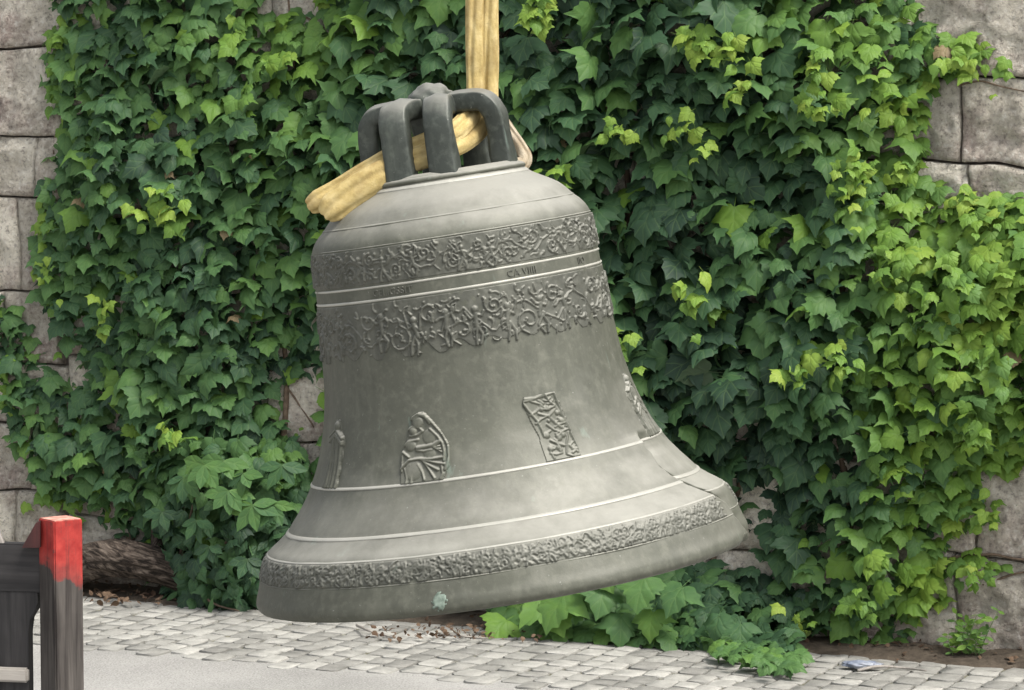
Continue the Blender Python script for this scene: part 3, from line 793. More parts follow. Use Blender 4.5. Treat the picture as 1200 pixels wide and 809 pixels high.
def leaflet_proto():
    out = [(0, 0), (.10, .12), (.20, .30), (.25, .48), (.22, .66), (.14, .84), (0, 1.04), (-.14, .84), (-.22, .66), (-.25, .48), (-.20, .30), (-.10, .12)]
    V = [(x, y, -0.5 * x * x - 0.25 * max(0, y - .4) ** 2 + (0.02 if 0 < i < 6 else 0)) for i, (x, y) in enumerate(out)]
    V += [(0, .3, -.03), (0, .62, -.05)]
    F = [(0, 1, 12), (1, 2, 12), (2, 3, 12), (3, 13, 12), (3, 4, 13), (4, 5, 13), (5, 6, 13), (6, 7, 13), (7, 8, 13), (8, 9, 13), (9, 12, 13), (9, 10, 12), (10, 11, 12), (11, 0, 12)]
    return np.array(V), F
PROTO = [leaf_proto(k) for k in range(6)] + [leaflet_proto()]
PMESH = []
for V, F in PROTO:
    me = bpy.data.meshes.new('leaf'); me.from_pydata([tuple(v) for v in V], [], F); me.update(); me.materials.append(M_LEAF)
    me.polygons.foreach_set('use_smooth', [True] * len(me.polygons))
    uvl = me.uv_layers.new(name='UVMap')
    for lp in me.loops: uvl.data[lp.index].uv = (V[lp.vertex_index][0], V[lp.vertex_index][1])
    PMESH.append(me)
def leaf_matrix(pos, out, tilt, spin, roll, size):
    """blade hangs tip-down against a wall whose outward direction is `out`"""
    up = Vector((0, 0, 1)); out = out.normalized()
    T = (-up * math.cos(tilt) + out * math.sin(tilt)); N = (out * math.cos(tilt) + up * math.sin(tilt))
    M = Matrix.Rotation(spin, 3, N); T = M @ T
    M = Matrix.Rotation(roll, 3, T); N = M @ N
    X = T.cross(N)
    m = Matrix(((X.x, T.x, N.x), (X.y, T.y, N.y), (X.z, T.z, N.z))) * size
    return Matrix.Translation(pos) @ m.to_4x4()
def build_foliage(root, leaves, nsingle, stuff_name='foliage', kind_stuff=True):
    """leaves: (rank, matrix, tint, proto). Best ranked become objects of their own, the rest one mesh."""
    leaves.sort(key=lambda t: -t[0])
    inv = root.matrix_world.inverted() if False else Matrix.Translation(-root.location)
    for rk, M, tint, k in leaves[:nsingle]:
        o = bpy.data.objects.new('leaf', PMESH[k]); COL.objects.link(o); o.parent = root
        o.matrix_basis = inv @ M; o['tint'] = float(tint)
    rest = leaves[nsingle:]
    if not rest: return
    VS, FS, TI, UVs = [], [], [], []; base = 0
    for rk, M, tint, k in rest:
        V, F = PROTO[k]; m = np.array(inv @ M)
        VS.append(V @ m[:3, :3].T + m[:3, 3]); TI.append(np.full(len(V), tint)); UVs.append(V[:, :2])
        FS += [tuple(base + i for i in f) for f in F]; base += len(V)
    VS = np.concatenate(VS); TI = np.concatenate(TI); UVs = np.concatenate(UVs)
    me = bpy.data.meshes.new(stuff_name); me.from_pydata(VS.tolist(), [], FS); me.update(); me.materials.append(M_LEAF)
    at_ = me.attributes.new('tint', 'FLOAT', 'POINT'); at_.data.foreach_set('value', TI.astype(np.float32))
    uvl = me.uv_layers.new(name='UVMap'); li = np.empty(len(me.loops), dtype=np.int32); me.loops.foreach_get('vertex_index', li)
    uvl.data.foreach_set('uv', UVs[li].astype(np.float32).reshape(-1))
    me.polygons.foreach_set('use_smooth', [True] * len(me.polygons))
    o = bpy.data.objects.new(stuff_name, me); COL.objects.link(o); o.parent = root; kind(o, 'stuff')

# where the ivy covers the wall (outline read off the wall, in photo pixels carried onto the wall plane)
MAIN = [(68, -330), (70, 40), (63, 90), (78, 160), (72, 200), (58, 260), (47, 335), (68, 385), (84, 440), (55, 452), (48, 405), (28, 368), (-260, 366), (-260, 440), (8, 455), (18, 540), (40, 572), (75, 600), (120, 612), (130, 640), (175, 652), (190, 690), (330, 722),
        (590, 735), (800, 745), (900, 745), (960, 762), (1060, 768), (1090, 735), (1118, 702), (1170, 690), (1188, 668), (1112, 652), (1125, 640), (1192, 612), (1160, 592), (1165, 572), (1200, 556), (1480, 540), (1480, 236), (1195, 238), (1112, 240), (1084, 215), (1086, 150), (1108, 104), (1186, 88), (1172, 66), (1118, 54), (1078, 34), (1062, 0), (1060, -330)]
HOLES = [(345, 8, 34, 24), (366, 508, 20, 46), (96, 444, 11, 20), (848, 655, 40, 22), (893, 592, 20, 14), (360, 475, 22, 14), (480, 735, 110, 24)]
MP = np.array(MAIN, float)
def poly_sdf(x, y, Pn):
    inside = False; best = 1e9; n = len(Pn)
    for i in range(n):
        x0, y0 = Pn[i]; x1, y1 = Pn[(i + 1) % n]
        if (y0 > y) != (y1 > y) and x < (x1 - x0) * (y - y0) / (y1 - y0) + x0: inside = not inside
        dx, dy = x1 - x0, y1 - y0; t = max(0, min(1, ((x - x0) * dx + (y - y0) * dy) / (dx * dx + dy * dy)))
        best = min(best, math.hypot(x - x0 - t * dx, y - y0 - t * dy))
    return best if inside else -best
def cover(x, y):
    d = poly_sdf(x, y, MAIN)
    for hx, hy, ha, hb in HOLES:
        e = (math.hypot((x - hx) / ha, (y - hy) / hb) - 1) * min(ha, hb); d = min(d, e)
    return d
def leaf_px(x, y):
    s = np.interp(x, [0, 150, 320, 430, 620, 700, 880, 980, 1080, 1200], [22, 25, 27, 29, 31, 34, 33, 30, 27, 24])
    if y > 480 and x < 420: s *= np.interp(y, [480, 640], [0.95, 0.8])
    if y > 560 and x > 800: s *= 0.9
    return float(s)
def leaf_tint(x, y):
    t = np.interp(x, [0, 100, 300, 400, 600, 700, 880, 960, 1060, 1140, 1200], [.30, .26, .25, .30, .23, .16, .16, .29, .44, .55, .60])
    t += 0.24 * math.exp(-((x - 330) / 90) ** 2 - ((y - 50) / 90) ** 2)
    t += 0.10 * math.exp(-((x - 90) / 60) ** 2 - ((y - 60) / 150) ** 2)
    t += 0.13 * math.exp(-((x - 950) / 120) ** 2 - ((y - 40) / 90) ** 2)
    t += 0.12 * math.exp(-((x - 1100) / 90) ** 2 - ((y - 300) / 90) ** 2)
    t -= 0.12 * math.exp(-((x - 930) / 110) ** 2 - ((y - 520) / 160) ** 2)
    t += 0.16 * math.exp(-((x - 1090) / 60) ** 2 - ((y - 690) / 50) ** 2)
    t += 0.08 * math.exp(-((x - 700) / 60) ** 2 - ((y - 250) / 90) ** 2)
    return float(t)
def in_bell(x, y):
    return (375 < x < 700 and 200 < y < 420) or (330 < x < 760 and 420 <= y < 690) or (760 <= x < 840 and 560 < y < 640)
ivy = tag(empty('ivy', wall(0, 0, 0.05)), 'dense green climbing ivy covering most of the stone wall', 'ivy')
leaves = []
def noise2(u, z, f, s=0): return mnoise.noise((u * f, z * f, s))
for layer, dens, dlo in ((0, 0.92, 0.0), (1, 0.70, -0.09), (2, 0.40, -0.16)):
    u = -3.7
    while u < 3.7:
        pxm = F_PX / wall(u, 0).y
        xm = proj(wall(u, 1.5))[0]; step = leaf_px(xm, 300) / pxm * 0.585 / math.sqrt(dens)
        z = 0.03
        while z < 3.4:
            uu = u + rnd.uniform(-.5, .5) * step; zz = z + rnd.uniform(-.5, .5) * step
            z += step
            x, y = proj(wall(uu, zz))
            e = cover(x, y + 8)
            if e < rnd.uniform(-5, 7): continue
            # thin patches where dark gaps open between the leaves
            gap = noise2(uu, zz, 5.5, 4.0) + 0.5 * noise2(uu, zz, 12, 8)
            if layer == 0 and gap > (0.40 if 420 < x < 1010 else 0.55): continue
            if layer == 1 and gap > 0.5: continue
            k_in = max(0.0, min(1.0, e / 90))
            bulge = 0.05 + k_in * (0.13 + 0.10 * noise2(uu, zz, 2.3) + 0.07 * noise2(uu, zz, 6, 3))
            if x > 600: bulge += 0.06 * k_in
            off = max(0.015, bulge + dlo * (0.4 + 0.6 * k_in) + rnd.uniform(-.03, .03))
            sz = leaf_px(x, y) / pxm * rnd.choice((rnd.uniform(.45, .8), rnd.uniform(.75, 1.1), rnd.uniform(.9, 1.3), rnd.uniform(1.1, 1.4))) * (0.80 if e < 12 else 1) * 0.97
            tl = R(max(2, min(70, rnd.gauss(40, 15))))
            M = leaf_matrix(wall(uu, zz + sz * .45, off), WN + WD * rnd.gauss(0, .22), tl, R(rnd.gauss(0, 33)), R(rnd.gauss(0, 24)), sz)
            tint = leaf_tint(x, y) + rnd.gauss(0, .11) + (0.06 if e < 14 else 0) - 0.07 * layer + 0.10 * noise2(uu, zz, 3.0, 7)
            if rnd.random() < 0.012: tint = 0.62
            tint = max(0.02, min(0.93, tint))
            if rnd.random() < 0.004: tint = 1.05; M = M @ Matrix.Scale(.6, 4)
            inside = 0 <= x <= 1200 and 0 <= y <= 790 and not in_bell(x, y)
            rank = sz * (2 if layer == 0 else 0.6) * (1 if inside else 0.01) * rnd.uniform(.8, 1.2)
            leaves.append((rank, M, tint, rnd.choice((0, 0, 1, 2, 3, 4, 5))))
        u += step
# pale new shoots
for sx, sy, n, spx in ((672, 12, 7, 24), (666, 34, 6, 22), (880, 62, 7, 22), (842, 45, 5, 24), (758, 158, 5, 20), (1030, 205, 9, 22), (1018, 232, 6, 18), (985, 78, 6, 22), (990, 125, 7, 22), (848, 352, 6, 24), (826, 148, 5, 20),
                      (845, 172, 3, 22), (232, 238, 6, 22), (216, 246, 4, 18), (155, 372, 6, 18), (965, 430, 5, 24), (1078, 300, 6, 26), (1135, 240, 8, 20), (1165, 258, 7, 20), (1070, 215, 5, 22), (770, 400, 5, 24), (750, 405, 5, 22), (690, 215, 6, 30), (905, 100, 5, 22),
                      (75, 320, 5, 16), (1060, 120, 6, 22), (1140, 80, 6, 22), (1178, 84, 3, 20), (240, 505, 5, 22), (330, 100, 5, 26), (300, 40, 5, 26), (352, 60, 4, 26), (1015, 420, 5, 22), (950, 735, 4, 18), (1060, 660, 5, 28), (1040, 700, 5, 26), (1150, 330, 6, 26), (1185, 420, 6, 26), (1165, 500, 6, 26), (1160, 675, 5, 18), (1175, 600, 5, 18)):
    for q in range(int(n * 1.7)):
        x = sx + rnd.gauss(0, 10); y = sy + rnd.gauss(0, 13); uu, zz = wall_uz(x, y); pxm = F_PX / wall(uu, 0).y
        e = cover(x, y); off = 0.05 + 0.24 * max(0, min(1, e / 90)) + (0.05 if x > 600 else 0)
        sz = spx / pxm * rnd.uniform(.45, 1.0)
        M = leaf_matrix(wall(uu, zz + sz * .4, off + 0.03), WN + WD * rnd.gauss(0, .4), R(rnd.gauss(35, 18)), R(rnd.gauss(0, 35)), R(rnd.gauss(0, 22)), sz)
        lim = rnd.uniform(.52, .86) if spx < 25 else rnd.uniform(.45, .7)
        leaves.append((0.02, M, lim, rnd.choice((0, 2, 4))))
# brownish leaves at the ragged left fringe
for (x0, x1, y0, y1, n) in ((66, 84, 20, 160, 22), (50, 70, 240, 330, 18), (5, 25, 420, 480, 8), (40, 110, 575, 612, 10), (1090, 1190, 238, 262, 24)):
    for q in range(n):
        x, y = rnd.uniform(x0, x1), rnd.uniform(y0, y1); uu, zz = wall_uz(x, y); sz = rnd.uniform(.05, .085)
        M = leaf_matrix(wall(uu, zz + .02, rnd.uniform(.045, .09)), WN + WD * rnd.gauss(0, .4), R(rnd.gauss(25, 18)), R(rnd.gauss(0, 40)), R(rnd.gauss(0, 25)), sz)
        leaves.append((0.02, M, rnd.choice((.55, .62, .7, .5)), rnd.choice((0, 2, 4))))
build_foliage(ivy, leaves, 300)
# creeping stems on the wall
def wall_stem(root, pts_px, r0, r1, off=0.035, name='stem', mat=M_STEM):
    P_ = []
    for (x, y) in pts_px:
        u_, z_ = wall_uz(x, y); P_.append(wall(u_, z_, off) - root.location)
    pts = spline(P_, 6)
    for p in pts: p += WN * 0.012 * mnoise.noise(p * 9) + Vector((0, 0, 0.012 * mnoise.noise(p * 7 + Vector((5, 0, 0)))))
    rad = [r0 + (r1 - r0) * i / (len(pts) - 1) for i in range(len(pts))]
    V, F = tube(pts, rad, 7); return mesh_obj(name, V, F, mat, root, True)
for pts, r0, r1 in (([(1105, 655), (1130, 650), (1160, 648), (1200, 654), (1260, 650)], .008, .004), ([(1150, 684), (1175, 676), (1200, 670), (1240, 668)], .007, .003), ([(1150, 668), (1154, 658), (1162, 650)], .003, .002), ([(1125, 100), (1150, 95), (1175, 102), (1215, 112)], .005, .002),
                    ([(150, 650), (175, 560), (160, 430), (200, 250), (190, 60), (230, -150)], .022, .008), ([(700, 740), (720, 600), (690, 420), (740, 250), (720, 50), (760, -150)], .024, .008), ([(980, 755), (1000, 600), (970, 430), (1010, 250), (990, 60), (1000, -150)], .02, .008), ([(300, 700), (330, 560), (340, 430), (320, 250), (350, 100), (330, -100)], .018, .007),
                    ([(850, 745), (840, 640), (870, 560), (850, 420), (900, 250), (880, 60)], .018, .007), ([(60, 330), (72, 260), (68, 180), (76, 90)], .006, .003), ([(10, 470), (14, 430), (8, 390)], .005, .003), ([(620, 0), (580, 60), (500, 90), (430, 60), (350, 15)], .01, .005), ([(180, 300), (260, 380), (330, 440), (372, 500)], .009, .004)):
    wall_stem(ivy, pts, r0, r1)

# ---- broad-leaved creeper hanging at the foot of the wall, left of the bell
creeper = tag(empty('creeper_bush', wall(*wall_uz(265, 715)[:1], 0, 0.3)), 'bushy creeper with pale pointed leaflets hanging at the wall foot left of bell', 'shrub')
lv = []
def bush_pos(x, y, off):
    u_, z_ = wall_uz(x, y); P0 = wall(u_, z_); d = P0 - CAM          # move along the sight line so the place on the wall reads the same
    t = off / abs(d.normalized().dot(WN)); return P0 - d.normalized() * t
for q in range(430):
    y = rnd.uniform(520, 716); f = (y - 520) / 196
    xl = np.interp(y, [520, 560, 620, 660, 700, 716], [215, 175, 165, 180, 195, 190]); xr = np.interp(y, [520, 560, 620, 700, 716], [345, 360, 365, 318, 305])
    x = rnd.uniform(xl, xr)
    core_ = 1 - abs((x - (xl + xr) / 2) / ((xr - xl) / 2)) ** 2
    off = 0.10 + 0.28 * core_ * rnd.uniform(.3, 1) * (0.6 + 0.5 * f)
    P_ = bush_pos(x, y - 6, off)
    if P_.z < 0.035: P_.z = 0.035 + rnd.random() * .03
    sz = rnd.uniform(.066, .108) * (1.08 if f < .4 else .92)
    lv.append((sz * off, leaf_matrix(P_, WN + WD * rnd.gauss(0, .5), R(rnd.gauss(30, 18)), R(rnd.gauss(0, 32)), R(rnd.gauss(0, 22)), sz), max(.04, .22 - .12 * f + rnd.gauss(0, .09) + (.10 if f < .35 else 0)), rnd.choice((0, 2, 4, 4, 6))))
def palmate(x, y, off, nl, L, tint, sp=70):
    c_ = bush_pos(x, y, off); nrm = WN + Vector((0, 0, .35)) + WD * rnd.gauss(0, .25)
    for k in range(nl):
        a = R(-sp * 1.0 + 2 * sp * k / (nl - 1)) + rnd.gauss(0, .08)
        lv.append((1.0, leaf_matrix(c_, nrm, R(rnd.gauss(14, 8)), a, R(rnd.gauss(0, 12)), L * rnd.uniform(.85, 1.1)), tint - .13 + rnd.gauss(0, .06), 6))
for a_ in ((296, 592, .46, 6, .135, .44, 110), (268, 575, .44, 5, .13, .42, 80), (240, 545, .40, 5, .13, .50, 90), (215, 560, .36, 5, .12, .40, 80), (320, 590, .42, 4, .12, .36, 80), (230, 610, .40, 4, .11, .36, 70), (262, 540, .36, 4, .13, .56, 80), (330, 545, .30, 4, .12, .36, 80), (190, 600, .3, 4, .11, .30, 80), (285, 555, .4, 5, .12, .48, 90), (245, 640, .42, 4, .10, .26, 70), (290, 655, .44, 4, .1, .22, 70)):
    palmate(*a_)
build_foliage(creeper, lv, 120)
def bush_stem(root, pts, r0, r1):
    P_ = spline([bush_pos(*p) - root.location for p in pts], 5)
    V, F = tube(P_, [r0 + (r1 - r0) * i / (len(P_) - 1) for i in range(len(P_))], 6); mesh_obj('stem', V, F, M_STEM, root, True)
for pts in ([(190, 690, .08), (215, 640, .15), (230, 580, .22), (260, 530, .2)], [(200, 690, .1), (250, 650, .2), (300, 600, .3)], [(210, 640, .1), (240, 700, .3), (280, 716, .35)], [(195, 660, .1), (180, 620, .12), (178, 590, .1)]):
    bush_stem(creeper, pts, .010, .003)

# ---- low ivy clump under the bell
clump = tag(empty('ivy_clump', wall(wall_uz(740, 750)[0], 0, 0.25)), 'low ivy clump with large pale leaves spilling over the setts under the bell', 'ivy')
lv = []
for q in range(320):
    x = rnd.uniform(592, 935); top = np.interp(x, [592, 640, 720, 780, 840, 900, 935], [706, 700, 672, 662, 672, 690, 715]); bot = np.interp(x, [592, 660, 740, 800, 860, 935], [742, 756, 765, 770, 776, 782])
    y = rnd.uniform(top, bot); f = (y - top) / (bot - top)
    off = 0.08 + 0.32 * f ** 0.8 * rnd.uniform(.55, 1.0)
    P_ = bush_pos(x, y - 12, off); sz = rnd.uniform(.08, .15) * (1.0 if x < 840 else .72)
    P_.z = max(P_.z, 0.05 + 0.3 * sz)
    tl = max(8, rnd.gauss(36, 14))
    if P_.z < 0.10: tl = max(tl, 58)
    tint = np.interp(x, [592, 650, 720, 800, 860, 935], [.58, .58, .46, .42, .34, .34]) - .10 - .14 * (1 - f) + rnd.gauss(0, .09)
    lv.append((sz * (off + .1), leaf_matrix(P_, WN + WD * rnd.gauss(-.1, .35), R(tl), R(rnd.gauss(0, 26)), R(rnd.gauss(0, 18)), sz), max(.08, float(tint)), rnd.choice((0, 1, 2, 3, 5))))
for (x, y, sp_, L_, ti_) in ((632, 712, 40, .21, .60), (662, 708, -15, .22, .56), (650, 716, 25, .19, .62), (708, 700, 5, .17, .42), (705, 672, 18, .16, .58), (755, 690, -10, .18, .48), (765, 730, 0, .15, .60), (728, 735, 10, .16, .40), (690, 715, -20, .14, .52), (800, 700, -25, .17, .40), (842, 735, 0, .13, .33), (868, 745, 10, .12, .34)):
    lv.append((5, leaf_matrix(bush_pos(x, y - 14, .40), WN + WD * rnd.gauss(0, .2), R(rnd.uniform(25, 40)), R(sp_), R(rnd.gauss(0, 10)), L_ * .88), ti_ - .10, rnd.choice((0, 1, 3))))
for q in range(85):                               # small tip creeping over the stones
    x = rnd.uniform(840, 935); P_ = on_ground(x, rnd.uniform(752, 764 + (x - 840) * .23), 0.05 + rnd.random() * .05); sz = rnd.uniform(.05, .085)
    lv.append((.01, leaf_matrix(P_, WN + WD * rnd.gauss(0, .6), R(rnd.uniform(50, 80)), R(rnd.gauss(0, 40)), R(rnd.gauss(0, 20)), sz), rnd.uniform(.28, .5), rnd.choice((0, 2, 4))))
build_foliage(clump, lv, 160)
for pts in ([(640, 748, .1), (690, 745, .22), (740, 752, .3)], [(800, 750, .1), (850, 760, .25), (900, 772, .3)], [(700, 745, .08), (710, 710, .2), (720, 690, .25)], [(790, 748, .08), (800, 710, .2), (790, 690, .22)]):
    bush_stem(clump, pts, .008, .003)

# ------------------------------------------------------------------ old trunk at the wall foot
def bark_tube(pts, rad, n=40):
    V = []; UV = []; m = len(pts); Ls = 0
    for i, p in enumerate(pts):
        if i: Ls += (p - pts[i - 1]).length
        t = (pts[min(i + 1, m - 1)] - pts[max(i - 1, 0)]).normalized(); s = t.cross(Vector((0, 0, 1))).normalized(); b = s.cross(t)
        for k in range(n):
            a = 2 * math.pi * k / n
            rid = mnoise.noise((math.cos(a) * 3.6 + 0.6 * Ls, math.sin(a) * 3.6, Ls * 1.6)) * 0.22 + mnoise.noise((math.cos(a) * 9, math.sin(a) * 9 + Ls, Ls * 4.0)) * 0.14
            r_ = rad[i] * (1 + rid)
            V.append(p + s * (math.cos(a) * r_) + b * (math.sin(a) * r_)); UV.append((k / n * 30 + Ls * 14 + 1.6 * math.sin(Ls * 11), Ls * 17))
    F = grid_faces(m, n, True); F.append(tuple(range(n - 1, -1, -1))); F.append(tuple(range((m - 1) * n, m * n)))
    return V, F, UV
tr_root = empty('gnarled_trunk', wall(wall_uz(140, 690)[0], 0, 0.22)); tag(tr_root, 'thick gnarled vine trunk with furrowed bark along the wall foot', 'trunk')
tp = [(20, 700, .16), (50, 682, .17), (85, 668, .19), (120, 655, .21), (155, 656, .21), (185, 664, .19), (215, 678, .14), (240, 695, .08)]
P_ = spline([bush_pos(*p) - tr_root.location for p in tp], 8)
rad = [float(np.interp(i / (len(P_) - 1), [0, .2, .45, .7, 1], [.064, .08, .086, .08, .055])) for i in range(len(P_))]
V, F, UV = bark_tube(P_, rad); o = mesh_obj('trunk', V, F, M_BARK, tr_root, True)
uvl = o.data.uv_layers.new(name='UVMap')
for lp in o.data.loops: uvl.data[lp.index].uv = UV[lp.vertex_index]
P_ = spline([bush_pos(*p) - tr_root.location for p in ((178, 668, .16), (185, 640, .12), (182, 600, .09), (192, 560, .06), (186, 520, .05))], 6)
V, F, UV = bark_tube(P_, [float(np.interp(i / (len(P_) - 1), [0, 1], [.035, .014])) for i in range(len(P_))], 14); o = mesh_obj('branch', V, F, M_BARK, tr_root, True)
uvl = o.data.uv_layers.new(name='UVMap')
for lp in o.data.loops: uvl.data[lp.index].uv = UV[lp.vertex_index]

# ------------------------------------------------------------------ wooden barrier with red-topped post
PY = 9.2
top = at(63.5, 611, PY); ph = top.z
pr = R(-37)                                         # the near corner points at the camera
b0 = Vector((top.x, top.y, 0))
dR = Vector((math.cos(R(38)), math.sin(R(38)), 0)); dL = Vector((-math.sin(R(38)), math.cos(R(38)), 0))
pc = b0 + dR * 0.049 + dL * 0.049
barrier = tag(empty('wooden_barrier', (pc.x, pc.y, 0)), 'dark wooden barrier with a square post painted red at its top', 'barrier')
bm = bmesh.new(); box_bm(bm, (0, 0, -ph / 2), (0.098, 0.098, ph))
bmesh.ops.bevel(bm, geom=bm.edges[:], offset=0.004, segments=2, affect='EDGES')
post = bm_obj('post', bm, M_POST, barrier); post.location = (0, 0, ph); post.rotation_euler = (0, 0, R(38)); post['label'] = 'weathered square post with red painted top'
def bplank(name, p0, p1, z0, z1, th, mat, bev=0.006):
    a, b = Vector(p0), Vector(p1); d = b - a; L = d.length
    bm = bmesh.new(); box_bm(bm, (0, 0, 0), (z1 - z0, th, L)); bmesh.ops.bevel(bm, geom=bm.edges[:], offset=bev, segments=2, affect='EDGES')
    o = bm_obj(name, bm, mat, barrier); ang = math.atan2(d.y, d.x)
    m = (a + b) / 2
    o.matrix_basis = Matrix.Translation((m.x - pc.x, m.y - pc.y, (z0 + z1) / 2)) @ Matrix.Rotation(ang, 4, 'Z') @ Matrix.Rotation(math.pi / 2, 4, 'Y') @ Matrix.Rotation(0, 4, 'Z')
    return o
bd = Vector((-0.985, 0.17, 0))                      # the rail runs off to the left
e0 = pc + Vector((-0.03, 0.03, 0)); e1 = e0 + bd * 1.5
zt = at(38, 640, PY + .05).z; zb = at(38, 698, PY + .05).z
bplank('rail', e0, e1, zb, zt, 0.05, M_PLANK)
# the shaped leg under the rail
def shaped_leg(cx, z_top):
    pr_ = [(-0.11, z_top), (0.092, z_top), (0.094, z_top - 0.03), (0.086, z_top - 0.055), (0.068, z_top - 0.085), (0.062, z_top - 0.13), (0.062, 0.0), (-0.08, 0.0), (-0.08, z_top - 0.13), (-0.10, z_top - 0.06)]
    V = []; n = len(pr_)
    for s_ in (-1, 1):
        for x, z in pr_: V.append(cx + bd * (-x) * 1.0 + Vector((0, 0, z)) + Vector((0.17, 0.985, 0)) * (0.022 * s_))
    V = [v - Vector((pc.x, pc.y, 0)) for v in V]
    F = [tuple(range(n))[::-1], tuple(range(n, 2 * n))] + [(i, (i + 1) % n, n + (i + 1) % n, n + i) for i in range(n)]
    mesh_obj('leg', V, F, M_PLANK, barrier)
shaped_leg(e0 + bd * 0.135, zb + 0.005)
shaped_leg(e0 + bd * 1.2, zb + 0.005)
zq = at(10, 797, PY).z
bplank('lower_rail', e0 + bd * 0.075 + Vector((0, -0.035, 0)), e1 + Vector((0, -0.035, 0)), zq - 0.022, zq + 0.022, 0.025, M_PALE)
# angled block between rail and post, and the pale diagonal board behind
bm = bmesh.new(); vs_ = [bm.verts.new(v) for v in [(0, -.02, 0), (-.055, -.02, 0), (-.012, -.02, .075), (0, -.02, .08), (0, .02, 0), (-.055, .02, 0), (-.012, .02, .075), (0, .02, .08)]]
for f in ((0, 1, 2, 3), (7, 6, 5, 4), (0, 4, 5, 1), (1, 5, 6, 2), (2, 6, 7, 3), (3, 7, 4, 0)): bm.faces.new([vs_[i] for i in f])
blk = bm_obj('corner_block', bm, M_DKRED, barrier); q_ = at(41, 641, PY + .06); blk.location = (q_.x - pc.x + 0.018, q_.y - pc.y + 0.0, zt - 0.004)
bmx = bmesh.new(); box_bm(bmx, (0, 0, 0), (0.05, 0.02, 0.36)); bmesh.ops.bevel(bmx, geom=bmx.edges[:], offset=0.003, segments=1, affect='EDGES')
dg_ = bm_obj('diagonal_board', bmx, M_PALE, barrier); q_ = at(-6, 634, PY + .12); dg_.location = (q_.x - pc.x, q_.y - pc.y, q_.z); dg_.rotation_euler = (0, R(-20), 0)

# ------------------------------------------------------------------ litter and weeds
lit = []
V, F = [], []
pv, pf = PROTO[4]
def add_litter(P_, sz, rx, ry, rz):
    M = Matrix.Translation(P_) @ Matrix.Rotation(rz, 4, 'Z') @ Matrix.Rotation(rx, 4, 'X') @ Matrix.Rotation(ry, 4, 'Y') @ Matrix.Diagonal((sz, sz, sz * 0.9, 1))
    b = len(V); V.extend([M @ Vector(v) for v in pv[:-4]]); F.extend([tuple(b + i for i in f) for f in pf[:-1]])
for q in range(260):
    u_ = rnd.uniform(-2.4, 2.3); d_ = abs(rnd.gauss(0.10, .07)); P_ = wall(u_, 0.055 - 0.15 * max(0, d_ - .05) + .012, d_); P_.z = max(P_.z, .034)
    add_litter(P_, rnd.uniform(.012, .034), rnd.gauss(0, .6), rnd.gauss(0, .5), rnd.uniform(0, 6.28))
for q in range(120):
    P_ = on_ground(rnd.gauss(540, 50), rnd.uniform(733, 748), .05); add_litter(P_, rnd.uniform(.012, .034), rnd.gauss(0, .6), rnd.gauss(0, .5), rnd.uniform(0, 6.28))
for q in range(60):
    P_ = on_ground(rnd.uniform(95, 190), rnd.uniform(690, 706), .05); add_litter(P_, rnd.uniform(.015, .04), rnd.gauss(0, .5), rnd.gauss(0, .5), rnd.uniform(0, 6.28))
o = mesh_obj('leaf_litter', V, F, M_DRY, None, True); kind(o, 'stuff'); o['label'] = 'dry brown leaf litter along the wall foot'; o['category'] = 'litter'
pl_ = PROTO[2]
o = mesh_obj('fallen_leaf', [Vector(v) for v in pl_[0][:-4]], pl_[1][:-1], M_REDLEAF, None, True); q_ = bush_pos(620, 716, .34)
o.matrix_world = leaf_matrix(bush_pos(620, 704, .36), WN, R(20), R(70), 0.2, .10); tag(o, 'withered red leaf caught in the ivy under the bell rim', 'leaf')
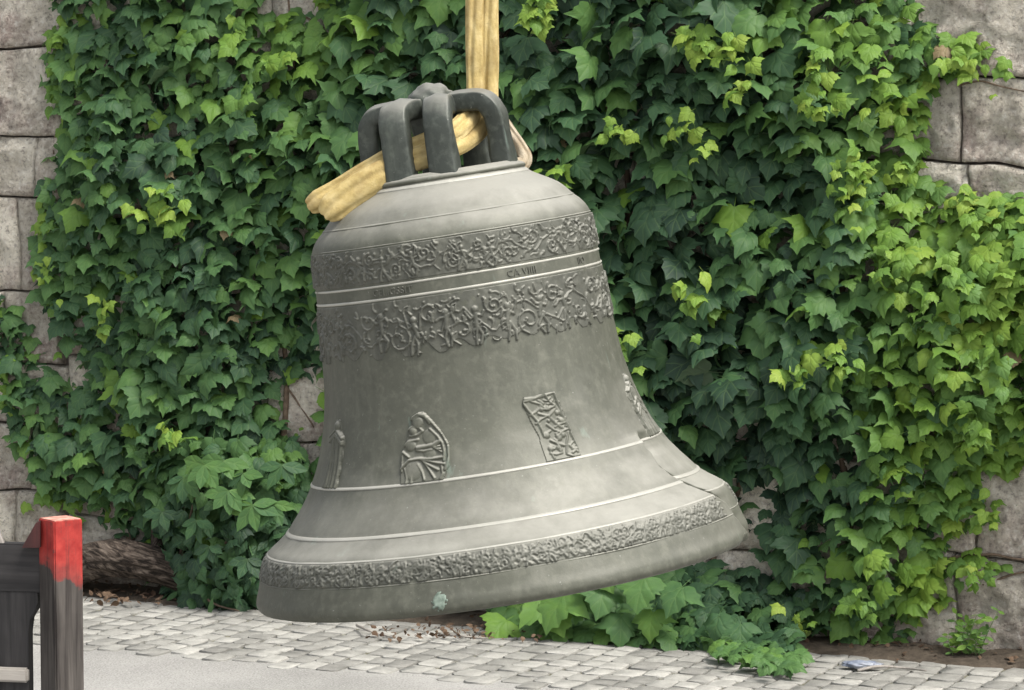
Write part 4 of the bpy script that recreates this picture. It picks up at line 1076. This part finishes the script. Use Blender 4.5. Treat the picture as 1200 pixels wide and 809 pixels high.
def twig(pts, r, label):
    c = on_ground(*pts[0], .04); P_ = spline([on_ground(x, y, .04 + .012 * math.sin(i * 2.1)) - c for i, (x, y) in enumerate(pts)], 5)
    V, F = tube(P_, [r * (1 - .5 * i / len(P_)) for i in range(len(P_))], 6); o = mesh_obj('twig', V, F, M_PALE, None, True); o.location = c; return tag(o, label, 'twig')
twig([(418, 733), (432, 739), (448, 744), (463, 748)], .006, 'thin pale twig lying on the setts under the bell')
twig([(520, 744), (545, 746), (572, 748)], .006, 'short dry twig among brown leaves beside the low ivy clump')
twig([(1005, 786), (1030, 781), (1060, 783), (1085, 786)], .007, 'bleached curved twig lying beside blue plastic litter')
# blue-white plastic litter
c_ = on_ground(1010, 783, .03); bm = bmesh.new(); bmesh.ops.create_icosphere(bm, subdivisions=4, radius=1)
for v in bm.verts:
    d = 1 + .35 * mnoise.noise(v.co * 2.3) + .12 * mnoise.noise(v.co * 7); v.co = Vector((v.co.x * .075 * d, v.co.y * .035 * d, v.co.z * .016 * d + .014))
o = bm_obj('plastic_wrapper', bm, M_PLAST, None, True); o.location = c_; o.rotation_euler = (0, 0, R(-12)); tag(o, 'crumpled pale blue plastic wrapper at the wall foot', 'litter')
# weed by the bare stones on the right
weed = tag(empty('weed', wall(wall_uz(1150, 775)[0], 0.02, .10)), 'small feathery green weed growing at the foot of the bare stones', 'weed')
lv = []
for k in range(9):
    ang = rnd.uniform(-.7, .7); H_ = rnd.uniform(.10, .22); basep = wall(wall_uz(1145, 775)[0] + rnd.uniform(-.07, .07), 0.02, rnd.uniform(.07, .14))
    tipp = basep + WD * math.sin(ang) * H_ * .7 + Vector((0, 0, H_)) + WN * rnd.uniform(0, .06)
    pts = [basep.lerp(tipp, t / 6) + WN * .03 * math.sin(t / 6 * 3) - weed.location for t in range(7)]
    V, F = tube(pts, [.003 - .0003 * i for i in range(7)], 5); o = mesh_obj('stem', V, F, M_LEAF, weed, True); 
    o['tint'] = 0.5
    for t in range(2, 7):
        for s_ in (-1, 1):
            lv.append((1, leaf_matrix(pts[t] + weed.location, WN + WD * rnd.gauss(0, .4), R(rnd.uniform(20, 60)), R(s_ * rnd.uniform(60, 140)), rnd.gauss(0, .4), rnd.uniform(.025, .05)), rnd.uniform(.4, .66), 6))
build_foliage(weed, lv, 90)
